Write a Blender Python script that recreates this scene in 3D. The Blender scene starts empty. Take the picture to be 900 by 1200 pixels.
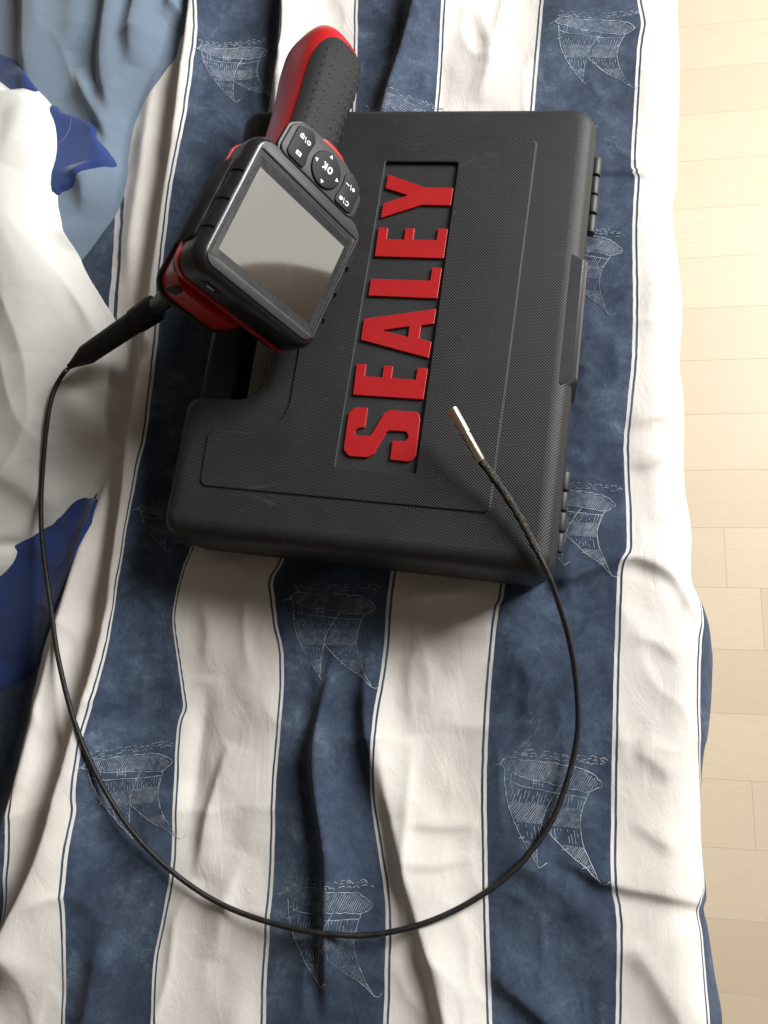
import bpy, bmesh, math, random
import numpy as np
from mathutils import Vector, Matrix
from mathutils.geometry import tessellate_polygon
random.seed(5)
S = bpy.context.scene
COL = S.collection
R = math.radians

# ------------------------------------------------------------ camera, world, lamps, exposure
cam_d = bpy.data.cameras.new('camera'); cam = bpy.data.objects.new('camera', cam_d); COL.objects.link(cam)
cam_d.sensor_fit = 'AUTO'; cam_d.sensor_width = 36.0; cam_d.lens = 27.27
cam_d.clip_start = .01; cam_d.clip_end = 50
cam.matrix_world = Matrix.Translation((0, 0, 0.52)) @ Matrix([[0.984649, 0.0, 0.174547], [0.039289, 0.974338, -0.221634], [-0.170068, 0.225089, 0.959381]]).to_4x4()
S.camera = cam
W = bpy.data.worlds.new('World'); S.world = W; W.use_nodes = True
bg = W.node_tree.nodes['Background']; bg.inputs[0].default_value = (1.0, .83, .67, 1); bg.inputs[1].default_value = .10

def area(name, loc, target, sx, sy, power, colr):
    d = bpy.data.lights.new(name, 'AREA'); d.shape = 'RECTANGLE'; d.size = sx; d.size_y = sy; d.energy = power; d.color = colr
    o = bpy.data.objects.new(name, d); COL.objects.link(o); o.location = loc
    o.rotation_euler = (Vector(target)-Vector(loc)).to_track_quat('-Z', 'Y').to_euler(); return o
area('window_light', (1.18, 1.0, .86), (-.05, .2, 0), .72, .90, 66, (.985, .985, .975))
area('display_reflection_light', (1.75, .66, .50), (-.1, .3, .1), 1.9, 1.5, 6.2, (1, .985, .95))  # added lamp without a real source, gives the display something pale to mirror
S.view_settings.view_transform = 'Standard'; S.view_settings.look = 'None'
S.view_settings.exposure = 0.0; S.view_settings.gamma = 1.0
S.render.resolution_x = 768; S.render.resolution_y = 1024

# ------------------------------------------------------------ material helpers
class NT:
    def __init__(s, name):
        s.m = bpy.data.materials.new(name); s.m.use_nodes = True; s.t = s.m.node_tree; s.b = s.t.nodes['Principled BSDF']
    def n(s, typ, **kw):
        nd = s.t.nodes.new(typ)
        for k, v in kw.items():
            if k in ('op', 'operation'): nd.operation = v
            elif k.startswith('i'):
                nd.inputs[int(k[1:])].default_value = v
            else: setattr(nd, k, v)
        return nd
    def l(s, a, b): s.t.links.new(a, b)
    def math(s, op, a, b=None, c=None, clamp=False):
        nd = s.t.nodes.new('ShaderNodeMath'); nd.operation = op; nd.use_clamp = clamp
        for i, v in enumerate((a, b, c)):
            if v is None: continue
            if isinstance(v, (int, float)): nd.inputs[i].default_value = v
            else: s.l(v, nd.inputs[i])
        return nd.outputs[0]
    def sstep(s, v, a, b):
        nd = s.t.nodes.new('ShaderNodeMapRange'); nd.interpolation_type = 'SMOOTHSTEP'
        nd.inputs[1].default_value = a; nd.inputs[2].default_value = b; s.l(v, nd.inputs[0]); return nd.outputs[0]
    def mix(s, f, a, b, mode='MIX'):
        nd = s.t.nodes.new('ShaderNodeMix'); nd.data_type = 'RGBA'; nd.blend_type = mode
        for sock, v in ((nd.inputs[0], f), (nd.inputs[6], a), (nd.inputs[7], b)):
            if isinstance(v, (int, float)): sock.default_value = v
            elif isinstance(v, tuple): sock.default_value = v if len(v) == 4 else v+(1,)
            else: s.l(v, sock)
        return nd.outputs[2]
    def noise(s, scale, detail=4, rough=.55, vec=None, dist=0.0, scl=None):
        nd = s.t.nodes.new('ShaderNodeTexNoise'); nd.inputs['Scale'].default_value = scale
        nd.inputs['Detail'].default_value = detail; nd.inputs['Roughness'].default_value = rough; nd.inputs['Distortion'].default_value = dist
        v = vec if vec is not None else s.obj()
        if scl:
            mp = s.t.nodes.new('ShaderNodeMapping'); mp.inputs['Scale'].default_value = scl; s.l(v, mp.inputs[0]); v = mp.outputs[0]
        s.l(v, nd.inputs['Vector']); return nd.outputs['Fac']
    def obj(s):
        if not hasattr(s, '_o'): s._o = s.t.nodes.new('ShaderNodeTexCoord')
        return s._o.outputs['Object']
    def uv(s):
        s.obj(); return s._o.outputs['UV']
    def ramp(s, f, stops):
        nd = s.t.nodes.new('ShaderNodeValToRGB'); cr = nd.color_ramp
        while len(cr.elements) < len(stops): cr.elements.new(.5)
        for e, (p, c) in zip(cr.elements, stops): e.position = p; e.color = c+(1,)
        s.l(f, nd.inputs[0]); return nd.outputs[0]
    def bump(s, h, strength, dist):
        nd = s.t.nodes.new('ShaderNodeBump'); nd.inputs['Strength'].default_value = strength; nd.inputs['Distance'].default_value = dist
        s.l(h, nd.inputs['Height']); s.l(nd.outputs[0], s.b.inputs['Normal']); return nd
    def base(s, c):
        if isinstance(c, tuple): s.b.inputs['Base Color'].default_value = c+(1,) if len(c) == 3 else c
        else: s.l(c, s.b.inputs['Base Color'])
        return s
    def rough(s, r):
        if isinstance(r, (int, float)): s.b.inputs['Roughness'].default_value = r
        else: s.l(r, s.b.inputs['Roughness'])
        return s

def plastic(name, c, rough=.4, spec=.5, grain=.25, gscale=1800, vary=.25):
    k = NT(name); f = k.noise(55, 5, .6); f2 = k.noise(gscale, 2, .5)
    k.base(k.mix(k.math('MULTIPLY', f, vary), c, tuple(min(1, v*1.9+.004) for v in c)))
    k.rough(k.math('ADD', k.math('MULTIPLY', f, .18), rough-.09)); k.b.inputs['Specular IOR Level'].default_value = spec
    k.bump(f2, grain, .0002); return k.m

# ------------------------------------------------------------ mesh helpers
def link(name, verts, faces, mat, parent=None, smooth=True, uvs=None, sharp=None):
    me = bpy.data.meshes.new(name); me.from_pydata([tuple(v) for v in verts], [], [tuple(f) for f in faces]); me.update()
    if mat is not None:
        for m in (mat if isinstance(mat, (list, tuple)) else [mat]): me.materials.append(m)
    me.polygons.foreach_set('use_smooth', [bool(smooth)]*len(me.polygons))
    if uvs is not None:
        ul = me.uv_layers.new(name='UVMap'); li = np.empty(len(me.loops), np.int32); me.loops.foreach_get('vertex_index', li)
        ul.data.foreach_set('uv', np.asarray(uvs, float)[li].astype(np.float32).ravel())
    if smooth and sharp: me.set_sharp_from_angle(angle=R(sharp))
    o = bpy.data.objects.new(name, me); COL.objects.link(o)
    if parent is not None: o.parent = parent
    return o
def empty(name, loc, label, cat, group=None):
    o = bpy.data.objects.new(name, None); COL.objects.link(o); o.location = loc; o.empty_display_size = .02
    o['label'] = label; o['category'] = cat
    if group: o['group'] = group
    return o
def tag(o, label, cat, group=None):
    o['label'] = label; o['category'] = cat
    if group: o['group'] = group
    return o

def round_poly(corners, inset=0.0, n=7):
    """corners (x, y, radius) counter-clockwise; returns the rounded outline shrunk by inset, always the same point count"""
    out = []; N = len(corners)
    for i in range(N):
        p0 = np.array(corners[i-1][:2], float); p1 = np.array(corners[i][:2], float); p2 = np.array(corners[(i+1) % N][:2], float); r = corners[i][2]
        a = p1-p0; a /= np.linalg.norm(a); b = p2-p1; b /= np.linalg.norm(b)
        cr = a[0]*b[1]-a[1]*b[0]; na = np.array([-a[1], a[0]]); nb = np.array([-b[1], b[0]])
        den = 1+a@b
        c = p1+(na+nb)/den*inset
        rr = max(r-inset, .05) if cr > 0 else r+inset
        t = rr*abs(cr)/den
        s = c-a*t; sgn = 1 if cr > 0 else -1
        ctr = s+na*rr*sgn; a0 = math.atan2(*(s-ctr)[::-1]); turn = math.atan2(cr, a@b)
        for k in range(n):
            th = a0+turn*k/(n-1); out.append((ctr[0]+rr*math.cos(th), ctr[1]+rr*math.sin(th)))
    return out
def loft(rings, close_lo=True, close_hi=True):
    v = []; f = []; n = len(rings[0])
    for r in rings: v += r
    for i in range(len(rings)-1):
        for j in range(n):
            a = i*n+j; b = i*n+(j+1) % n; f.append((a, b, b+n, a+n))
    if close_lo: f.append(tuple(reversed(range(n))))
    if close_hi: f.append(tuple(range((len(rings)-1)*n, len(rings)*n)))
    return v, f
def z_ring(pts, z): return [(x, y, z) for x, y in pts]
def prism(outline, z0, z1, bev=.3, holes=(), steps=2):
    """flat shape with a small rounded top edge; outline counter-clockwise, holes clockwise"""
    V = []; F = []
    loops = [list(outline)]+[list(h) for h in holes]; tops = []
    for lp in loops:
        n = len(lp); P = np.array(lp, float)
        e0 = P-np.roll(P, 1, 0); e1 = np.roll(P, -1, 0)-P
        e0 /= np.linalg.norm(e0, axis=1)[:, None]+1e-9; e1 /= np.linalg.norm(e1, axis=1)[:, None]+1e-9
        nn = np.stack([-e0[:, 1]-e1[:, 1], e0[:, 0]+e1[:, 0]], 1); nn /= np.maximum(1+(e0*e1).sum(1), .25)[:, None]
        base = len(V)
        lv = [(0, z0), (0, z1-bev)]+[(bev*(1-math.cos(k*math.pi/2/steps)), z1-bev+bev*math.sin(k*math.pi/2/steps)) for k in range(1, steps+1)]
        for d, z in lv:
            Q = P+nn*d; V += [(q[0], q[1], z) for q in Q]
        for i in range(len(lv)-1):
            for j in range(n):
                a = base+i*n+j; b = base+i*n+(j+1) % n; F.append((a, b, b+n, a+n))
        tops.append((base+(len(lv)-1)*n, n))
    idx = [b+i for b, n in tops for i in range(n)]
    tri = tessellate_polygon([[Vector(V[b+i]) for i in range(n)] for b, n in tops])
    for t in tri:
        t = [idx[i] for i in t]; a, b, c = [Vector(V[i]) for i in t]
        if (b-a).cross(c-a).z < 0: t.reverse()
        F.append(tuple(t))
    return V, F
def scale_v(v, s=.001): return [(a*s, b*s, c*s) for a, b, c in v]
def tube(pts, radii, n=16, cap=True, squash=None):
    P = np.array(pts, float); m = len(P)
    T = np.gradient(P, axis=0); T /= np.linalg.norm(T, axis=1)[:, None]
    up = np.array([0, 0, 1.0]) if abs(T[0][2]) < .9 else np.array([1.0, 0, 0])
    u = np.cross(T[0], up); u /= np.linalg.norm(u); V = []; F = []; U = []; acc = 0
    for i in range(m):
        u = u-T[i]*(u@T[i]); u /= np.linalg.norm(u); w = np.cross(T[i], u)
        r = radii[i] if hasattr(radii, '__len__') else radii
        if i: acc += np.linalg.norm(P[i]-P[i-1])
        for k in range(n):
            a = 2*math.pi*k/n; V.append(tuple(P[i]+(u*math.cos(a)+w*math.sin(a))*r)); U.append((k/n, acc))
    for i in range(m-1):
        for k in range(n):
            a = i*n+k; b = i*n+(k+1) % n; F.append((a, b, b+n, a+n))
    if cap: F.append(tuple(range(n))[::-1]); F.append(tuple(range((m-1)*n, m*n)))
    return V, F, U
def lathe(p0, p1, prof, n=32):
    """prof: (distance along p0->p1, radius)"""
    p0 = np.array(p0, float); p1 = np.array(p1, float); d = p1-p0; d /= np.linalg.norm(d)
    u = np.cross(d, [0, 0, 1.0]); u /= np.linalg.norm(u); w = np.cross(d, u); V = []; F = []
    for s, r in prof:
        for k in range(n):
            a = 2*math.pi*k/n; V.append(tuple(p0+d*s+(u*math.cos(a)+w*math.sin(a))*max(r, 1e-5)))
    for i in range(len(prof)-1):
        for k in range(n):
            a = i*n+k; b = i*n+(k+1) % n; F.append((a, b, b+n, a+n))
    F.append(tuple(range(n))[::-1]); F.append(tuple(range((len(prof)-1)*n, len(prof)*n)))
    return V, F

# ------------------------------------------------------------ measured outlines of the cloth (metres on the bed)
CASE_X = -0.08874; CASE_Y = 0.23115; CASE_C = 0.9951458335982742; CASE_S = -0.09841122838373591; CASE_ROT = -0.09857077303539485
SHEET_FOLDS = [([(-0.2733, 0.5875), (-0.2734, 0.5266), (-0.2753, 0.4361), (-0.2781, 0.3211), (-0.2798, 0.2494), (-0.2815, 0.1813), (-0.2826, 0.0916), (-0.2847, 0.0311), (-0.2955, -0.0326), (-0.3026, -0.0717), (-0.3095, -0.1097), (-0.3179, -0.1365), (-0.3336, -0.1736)], 0.022, 0.026, 0.006, 0, 0), ([(-0.1954, 0.5805), (-0.1936, 0.5039), (-0.1962, 0.4316)], 0.016, 0.018, 0.005, 0, 1), ([(-0.0791, 0.5604), (-0.0908, 0.4965), (-0.102, 0.4506), (-0.1089, 0.4054)], 0.02, 0.022, 0.005, 0, 0), ([(-0.2917, 0.1827), (-0.3066, 0.1174), (-0.3195, 0.0547), (-0.3289, -0.017), (-0.3374, -0.0796), (-0.353, -0.1294)], 0.017, 0.015, 0.009, 1, 0), ([(-0.0913, -0.0341), (-0.085, -0.0651), (-0.075, -0.0998), (-0.0621, -0.1377), (-0.052, -0.165), (-0.0409, -0.2047)], 0.009, 0.026, 0.005, 1, 0), ([(-0.123, 0.0302), (-0.1298, -0.0143), (-0.1328, -0.0414), (-0.1292, -0.0726), (-0.121, -0.1076), (-0.1198, -0.1467), (-0.1179, -0.1982)], 0.013, 0.013, 0.004, 1, 1), ([(-0.1014, 0.0255), (-0.1011, -0.0186), (-0.0941, -0.0501), (-0.09, -0.0809)], 0.008, 0.018, 0.005, 1, 1), ([(-0.0117, 0.0614), (0.0049, 0.0673), (0.0306, 0.0751), (0.0561, 0.0855), (0.0727, 0.0896), (0.0929, 0.0809), (0.1042, 0.0685), (0.112, 0.051)], 0.007, 0.024, 0.004, 1, 0), ([(0.0198, -0.0949), (0.0353, -0.1009), (0.0446, -0.1059), (0.0617, -0.1098), (0.0833, -0.1122), (0.1091, -0.1175)], 0.006, 0.03, 0.0035, 1, 0), ([(-0.0161, -0.0912), (0.0147, -0.1084), (0.0441, -0.1318), (0.0604, -0.1554)], 0.005, 0.018, 0.012, 1, 1), ([(-0.0207, -0.1584), (-0.0055, -0.1707), (0.019, -0.1884)], 0.005, 0.016, 0.005, 1, 0), ([(0.0367, 0.3787), (0.0862, 0.3722)], 0.0024, 0.02, 0.0014, 1, 0), ([(-0.301, 0.5303), (-0.3066, 0.4302), (-0.3081, 0.3285), (-0.3006, 0.2546)], 0.009, 0.013, 0.012, 0, 1), ([(-0.2137, -0.0009), (-0.2162, -0.0463), (-0.2174, -0.0953)], -0.004, 0.008, 0.008, 1, 1), ([(-0.1935, -0.0394), (-0.2039, -0.0833), (-0.2093, -0.1255)], 0.005, 0.014, 0.004, 1, 1), ([(0.0703, 0.1788), (0.0871, 0.1858), (0.1063, 0.1865)], 0.003, 0.012, 0.004, 1, 1), ([(0.0722, 0.15), (0.086, 0.1546), (0.0998, 0.1615)], 0.003, 0.012, 0.004, 1, 1), ([(0.0678, 0.0388), (0.0843, 0.0355), (0.0992, 0.0238)], 0.003, 0.012, 0.005, 1, 1), ([(0.0678, -0.0315), (0.0792, -0.0359), (0.0911, -0.0477)], 0.003, 0.012, 0.005, 1, 1), ([(0.0656, -0.0712), (0.0824, -0.0822), (0.0943, -0.0885)], 0.003, 0.012, 0.005, 1, 1), ([(0.0624, -0.1394), (0.0747, -0.154), (0.09, -0.1789)], 0.005, 0.02, 0.007, 1, 0), ([(-0.0754, -0.0816), (-0.0482, -0.0828), (-0.0258, -0.0798)], 0.0016, 0.008, 0.003, 1, 1), ([(-0.0829, -0.1014), (-0.0584, -0.1056), (-0.0266, -0.0998)], 0.0014, 0.008, 0.003, 1, 1), ([(-0.1924, -0.1746), (-0.1887, -0.1395), (-0.1781, -0.108)], 0.003, 0.014, 0.006, 1, 1), ([(-0.2697, -0.1611), (-0.2717, -0.1915), (-0.2759, -0.2262)], 0.005, 0.016, 0.006, 1, 0), ([(0.0208, -0.0027), (0.0421, 0.014), (0.0591, 0.0252)], 0.0025, 0.012, 0.005, 1, 1), ([(-0.0763, 0.5496), (-0.0667, 0.4988), (-0.06, 0.4425)], -0.003, 0.009, 0.009, 1, 1), ([(-0.0344, 0.5334), (-0.0239, 0.4915), (-0.0333, 0.4456)], 0.003, 0.012, 0.006, 1, 1), ([(-0.0061, 0.0286), (0.0048, 0.0073), (-0.0006, -0.0247)], 0.0025, 0.012, 0.005, 1, 1), ([(-0.0801, 0.0605), (-0.0513, 0.0639), (-0.023, 0.0672)], 0.003, 0.014, 0.005, 1, 1), ([(-0.0679, 0.0379), (-0.0725, 0.0044), (-0.0687, -0.0279)], 0.003, 0.014, 0.006, 1, 1), ([(-0.2241, 0.0637), (-0.2149, 0.034), (-0.2153, 0.0048)], 0.003, 0.014, 0.006, 1, 1), ([(0.0903, 0.3536), (0.0973, 0.3053), (0.0896, 0.2533)], 0.0025, 0.012, 0.008, 1, 1)]
GULLY = [(-0.3002, 0.2009), (-0.3137, 0.1201), (-0.327, 0.056), (-0.3366, -0.0174), (-0.3453, -0.0815), (-0.3612, -0.1324), (-0.378, -0.2027)]
GREY_OUT = [(-0.5168, 0.6652), (-0.4726, 0.6837), (-0.4011, 0.6724), (-0.3277, 0.6481), (-0.2774, 0.6279), (-0.2601, 0.6128), (-0.2613, 0.5949), (-0.27, 0.5776), (-0.2751, 0.5643), (-0.2746, 0.5565), (-0.2742, 0.5522), (-0.2741, 0.5496), (-0.2749, 0.5467), (-0.277, 0.5438), (-0.28, 0.5415), (-0.2831, 0.5392), (-0.2855, 0.5358), (-0.2866, 0.5311), (-0.2871, 0.5256), (-0.2875, 0.5196), (-0.2886, 0.5137), (-0.2906, 0.5077), (-0.2932, 0.5016), (-0.2961, 0.4954), (-0.2991, 0.4894), (-0.3023, 0.4836), (-0.3058, 0.4779), (-0.3092, 0.4724), (-0.3121, 0.4672), (-0.3144, 0.4627), (-0.3163, 0.4586), (-0.3179, 0.4544), (-0.3193, 0.4497), (-0.3205, 0.4441), (-0.3215, 0.4381), (-0.3221, 0.4318), (-0.3225, 0.4254), (-0.3223, 0.4189), (-0.3216, 0.4123), (-0.321, 0.4057), (-0.3209, 0.3994), (-0.3215, 0.3935), (-0.3226, 0.3879), (-0.324, 0.3826), (-0.3257, 0.3775), (-0.3278, 0.3727), (-0.3302, 0.3682), (-0.3328, 0.3639), (-0.3355, 0.3595), (-0.3382, 0.3549), (-0.3411, 0.3502), (-0.344, 0.3457), (-0.3468, 0.3416), (-0.3493, 0.3382), (-0.3515, 0.3354), (-0.354, 0.3326), (-0.3572, 0.3292), (-0.3599, 0.3245), (-0.3623, 0.3191), (-0.3668, 0.3142), (-0.3759, 0.3111), (-0.3917, 0.3025), (-0.4125, 0.2904), (-0.4346, 0.2897), (-0.4545, 0.3156), (-0.4783, 0.3878), (-0.5055, 0.493), (-0.5228, 0.5969)]
GREY_FOLDS = [([(-0.3118, 0.5882), (-0.3104, 0.5355), (-0.307, 0.4927)], 0.013, 0.012, 0.007, 0, 1), ([(-0.3412, 0.5835), (-0.3319, 0.5211), (-0.3307, 0.4623), (-0.324, 0.4212)], 0.012, 0.014, 0.008, 0, 1), ([(-0.3596, 0.4947), (-0.3467, 0.4558), (-0.3342, 0.4182)], 0.009, 0.012, 0.006, 1, 1), ([(-0.4328, 0.5968), (-0.4127, 0.5313), (-0.394, 0.4608)], 0.009, 0.024, 0.009, 0, 1), ([(-0.3623, 0.3388), (-0.3384, 0.3538), (-0.3184, 0.3707)], 0.007, 0.009, 0.005, 0, 1), ([(-0.359, 0.4005), (-0.3494, 0.3801), (-0.349, 0.3607)], 0.007, 0.01, 0.005, 1, 1), ([(-0.3321, 0.3904), (-0.3251, 0.4293), (-0.3117, 0.4684), (-0.2951, 0.508)], 0.007, 0.012, 0.009, 1, 1), ([(-0.283, 0.5664), (-0.2891, 0.537), (-0.2929, 0.5162)], 0.009, 0.01, 0.006, 0, 1), ([(-0.3822, 0.5895), (-0.371, 0.5434), (-0.3694, 0.5086)], 0.005, 0.016, 0.012, 0, 1)]
WHITE_OUT = [(-0.4759, 0.4836), (-0.4689, 0.5141), (-0.4525, 0.5096), (-0.4336, 0.4912), (-0.4192, 0.4796), (-0.4112, 0.4785), (-0.4059, 0.4773), (-0.402, 0.4759), (-0.398, 0.4739), (-0.3939, 0.4713), (-0.3903, 0.4682), (-0.387, 0.4647), (-0.3837, 0.4608), (-0.3804, 0.4567), (-0.3772, 0.4524), (-0.3742, 0.4473), (-0.3716, 0.441), (-0.3693, 0.4329), (-0.3673, 0.4235), (-0.3657, 0.4137), (-0.3648, 0.4047), (-0.3649, 0.3966), (-0.3659, 0.3888), (-0.3669, 0.3815), (-0.3672, 0.3749), (-0.3666, 0.3694), (-0.3656, 0.3647), (-0.3641, 0.3602), (-0.3624, 0.3549), (-0.3607, 0.3488), (-0.3588, 0.3423), (-0.3563, 0.3352), (-0.3528, 0.3277), (-0.3477, 0.3193), (-0.3414, 0.3101), (-0.3348, 0.301), (-0.3287, 0.2924), (-0.3232, 0.2848), (-0.318, 0.2777), (-0.3131, 0.2708), (-0.309, 0.2637), (-0.3057, 0.2563), (-0.3031, 0.2489), (-0.3009, 0.2413), (-0.2989, 0.2333), (-0.2972, 0.2246), (-0.2958, 0.2153), (-0.2945, 0.2063), (-0.2932, 0.1984), (-0.2917, 0.1918), (-0.2901, 0.1861), (-0.2887, 0.1811), (-0.2878, 0.1766), (-0.2872, 0.173), (-0.2869, 0.1701), (-0.2872, 0.1675), (-0.2884, 0.1646), (-0.2908, 0.1614), (-0.294, 0.1582), (-0.2979, 0.1545), (-0.3018, 0.1501), (-0.3059, 0.1445), (-0.3103, 0.1381), (-0.3148, 0.1315), (-0.3193, 0.1253), (-0.3239, 0.1195), (-0.3286, 0.1138), (-0.3331, 0.1086), (-0.3371, 0.1045), (-0.3405, 0.1019), (-0.3435, 0.1004), (-0.3462, 0.0993), (-0.3487, 0.0979), (-0.351, 0.0961), (-0.353, 0.0942), (-0.355, 0.0921), (-0.3572, 0.0895), (-0.3594, 0.0862), (-0.3617, 0.0825), (-0.3642, 0.0785), (-0.3674, 0.0747), (-0.3712, 0.0712), (-0.3754, 0.0678), (-0.3803, 0.0643), (-0.3861, 0.0604), (-0.3926, 0.045), (-0.3997, 0.022), (-0.408, 0.0133), (-0.4181, 0.0408), (-0.4334, 0.1295), (-0.4525, 0.2612), (-0.4689, 0.3935)]
WHITE_FOLDS = [([(-0.3347, 0.1016), (-0.3515, 0.1002), (-0.3815, 0.0937)], -0.004, 0.005, 0.005, 1, 0), ([(-0.4426, 0.4079), (-0.408, 0.3652), (-0.3867, 0.3028), (-0.386, 0.2516)], 0.006, 0.026, 0.022, 0, 1), ([(-0.3731, 0.382), (-0.3673, 0.3529), (-0.3475, 0.3079), (-0.3212, 0.2631)], 0.005, 0.014, 0.008, 1, 1), ([(-0.3753, 0.2299), (-0.3551, 0.2016), (-0.3444, 0.1676)], -0.005, 0.024, 0.024, 1, 1), ([(-0.2811, 0.1699), (-0.3047, 0.1802), (-0.3318, 0.201), (-0.3535, 0.2292)], 0.006, 0.016, 0.012, 0, 1), ([(-0.2892, 0.2201), (-0.3144, 0.2278), (-0.335, 0.2495)], 0.004, 0.014, 0.012, 0, 1), ([(-0.3919, 0.155), (-0.3619, 0.1447), (-0.3309, 0.1219)], 0.005, 0.016, 0.01, 0, 1), ([(-0.3319, 0.0829), (-0.3587, 0.0807), (-0.3848, 0.0723)], 0.005, 0.007, 0.005, 0, 0), ([(-0.4037, 0.4618), (-0.4004, 0.4203), (-0.4079, 0.3888)], 0.004, 0.016, 0.012, 1, 1)]
BLUE_OUT = [(-0.3078, 0.128), (-0.3074, 0.1084), (-0.3168, 0.0814), (-0.327, 0.056), (-0.3375, 0.034), (-0.3542, 0.0089), (-0.3723, -0.0069), (-0.4105, -0.0265), (-0.4376, 0.1201), (-0.3532, 0.1402)]
BLUE_FLAP = [[(-0.3835, 0.4545), (-0.3829, 0.4593), (-0.3809, 0.4584), (-0.3782, 0.4551), (-0.3756, 0.4529), (-0.373, 0.4522), (-0.3702, 0.4513), (-0.3672, 0.4504), (-0.3643, 0.4493), (-0.3614, 0.4481), (-0.3584, 0.4469), (-0.3556, 0.4455), (-0.353, 0.444), (-0.3507, 0.4424), (-0.3485, 0.4406), (-0.3467, 0.4388), (-0.3452, 0.4368), (-0.3444, 0.4346), (-0.3442, 0.4323), (-0.3439, 0.43), (-0.3432, 0.4278), (-0.3418, 0.4258), (-0.3399, 0.4238), (-0.338, 0.4219), (-0.3362, 0.42), (-0.3345, 0.4181), (-0.3328, 0.4161), (-0.3315, 0.4142), (-0.3308, 0.4124), (-0.3309, 0.4107), (-0.3317, 0.409), (-0.3329, 0.4073), (-0.3343, 0.4057), (-0.336, 0.4042), (-0.3381, 0.4027), (-0.3403, 0.4012), (-0.3424, 0.3995), (-0.3444, 0.3976), (-0.3464, 0.3956), (-0.3483, 0.3936), (-0.3502, 0.3916), (-0.3521, 0.3897), (-0.3539, 0.3877), (-0.3557, 0.3859), (-0.3574, 0.3845), (-0.359, 0.3834), (-0.3604, 0.3827), (-0.3619, 0.3821), (-0.3637, 0.3819), (-0.3658, 0.3804), (-0.368, 0.3781), (-0.3704, 0.3781), (-0.3729, 0.3835), (-0.3759, 0.3981), (-0.3793, 0.4192), (-0.3821, 0.4402)], [(-0.4717, 0.5247), (-0.4657, 0.5264), (-0.456, 0.5234), (-0.4456, 0.5185), (-0.4372, 0.5144), (-0.4319, 0.5117), (-0.428, 0.5091), (-0.4246, 0.506), (-0.4207, 0.5021), (-0.4156, 0.4968), (-0.41, 0.4904), (-0.4049, 0.484), (-0.4012, 0.4788), (-0.398, 0.4748), (-0.3952, 0.4714), (-0.3949, 0.469), (-0.3995, 0.4678), (-0.412, 0.4673), (-0.4304, 0.4674), (-0.4492, 0.4695), (-0.4627, 0.4747), (-0.4698, 0.4856), (-0.4733, 0.5008), (-0.4738, 0.5154)]]
EDGE = [(0.1243, 0.5756), (0.1229, 0.5427), (0.1217, 0.4866), (0.1157, 0.3885), (0.1111, 0.3527), (0.1141, 0.2967), (0.1141, 0.2696), (0.1107, 0.2303), (0.1124, 0.2046), (0.1105, 0.1488), (0.1133, 0.1129), (0.1101, 0.0781), (0.1167, 0.0601), (0.1223, 0.0337), (0.1222, 0.012), (0.118, -0.02), (0.1154, -0.0305), (0.1116, -0.0564), (0.1098, -0.0914), (0.1094, -0.1215), (0.1116, -0.1346), (0.1138, -0.1577), (0.1165, -0.1802), (0.1162, -0.2025)]
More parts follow.
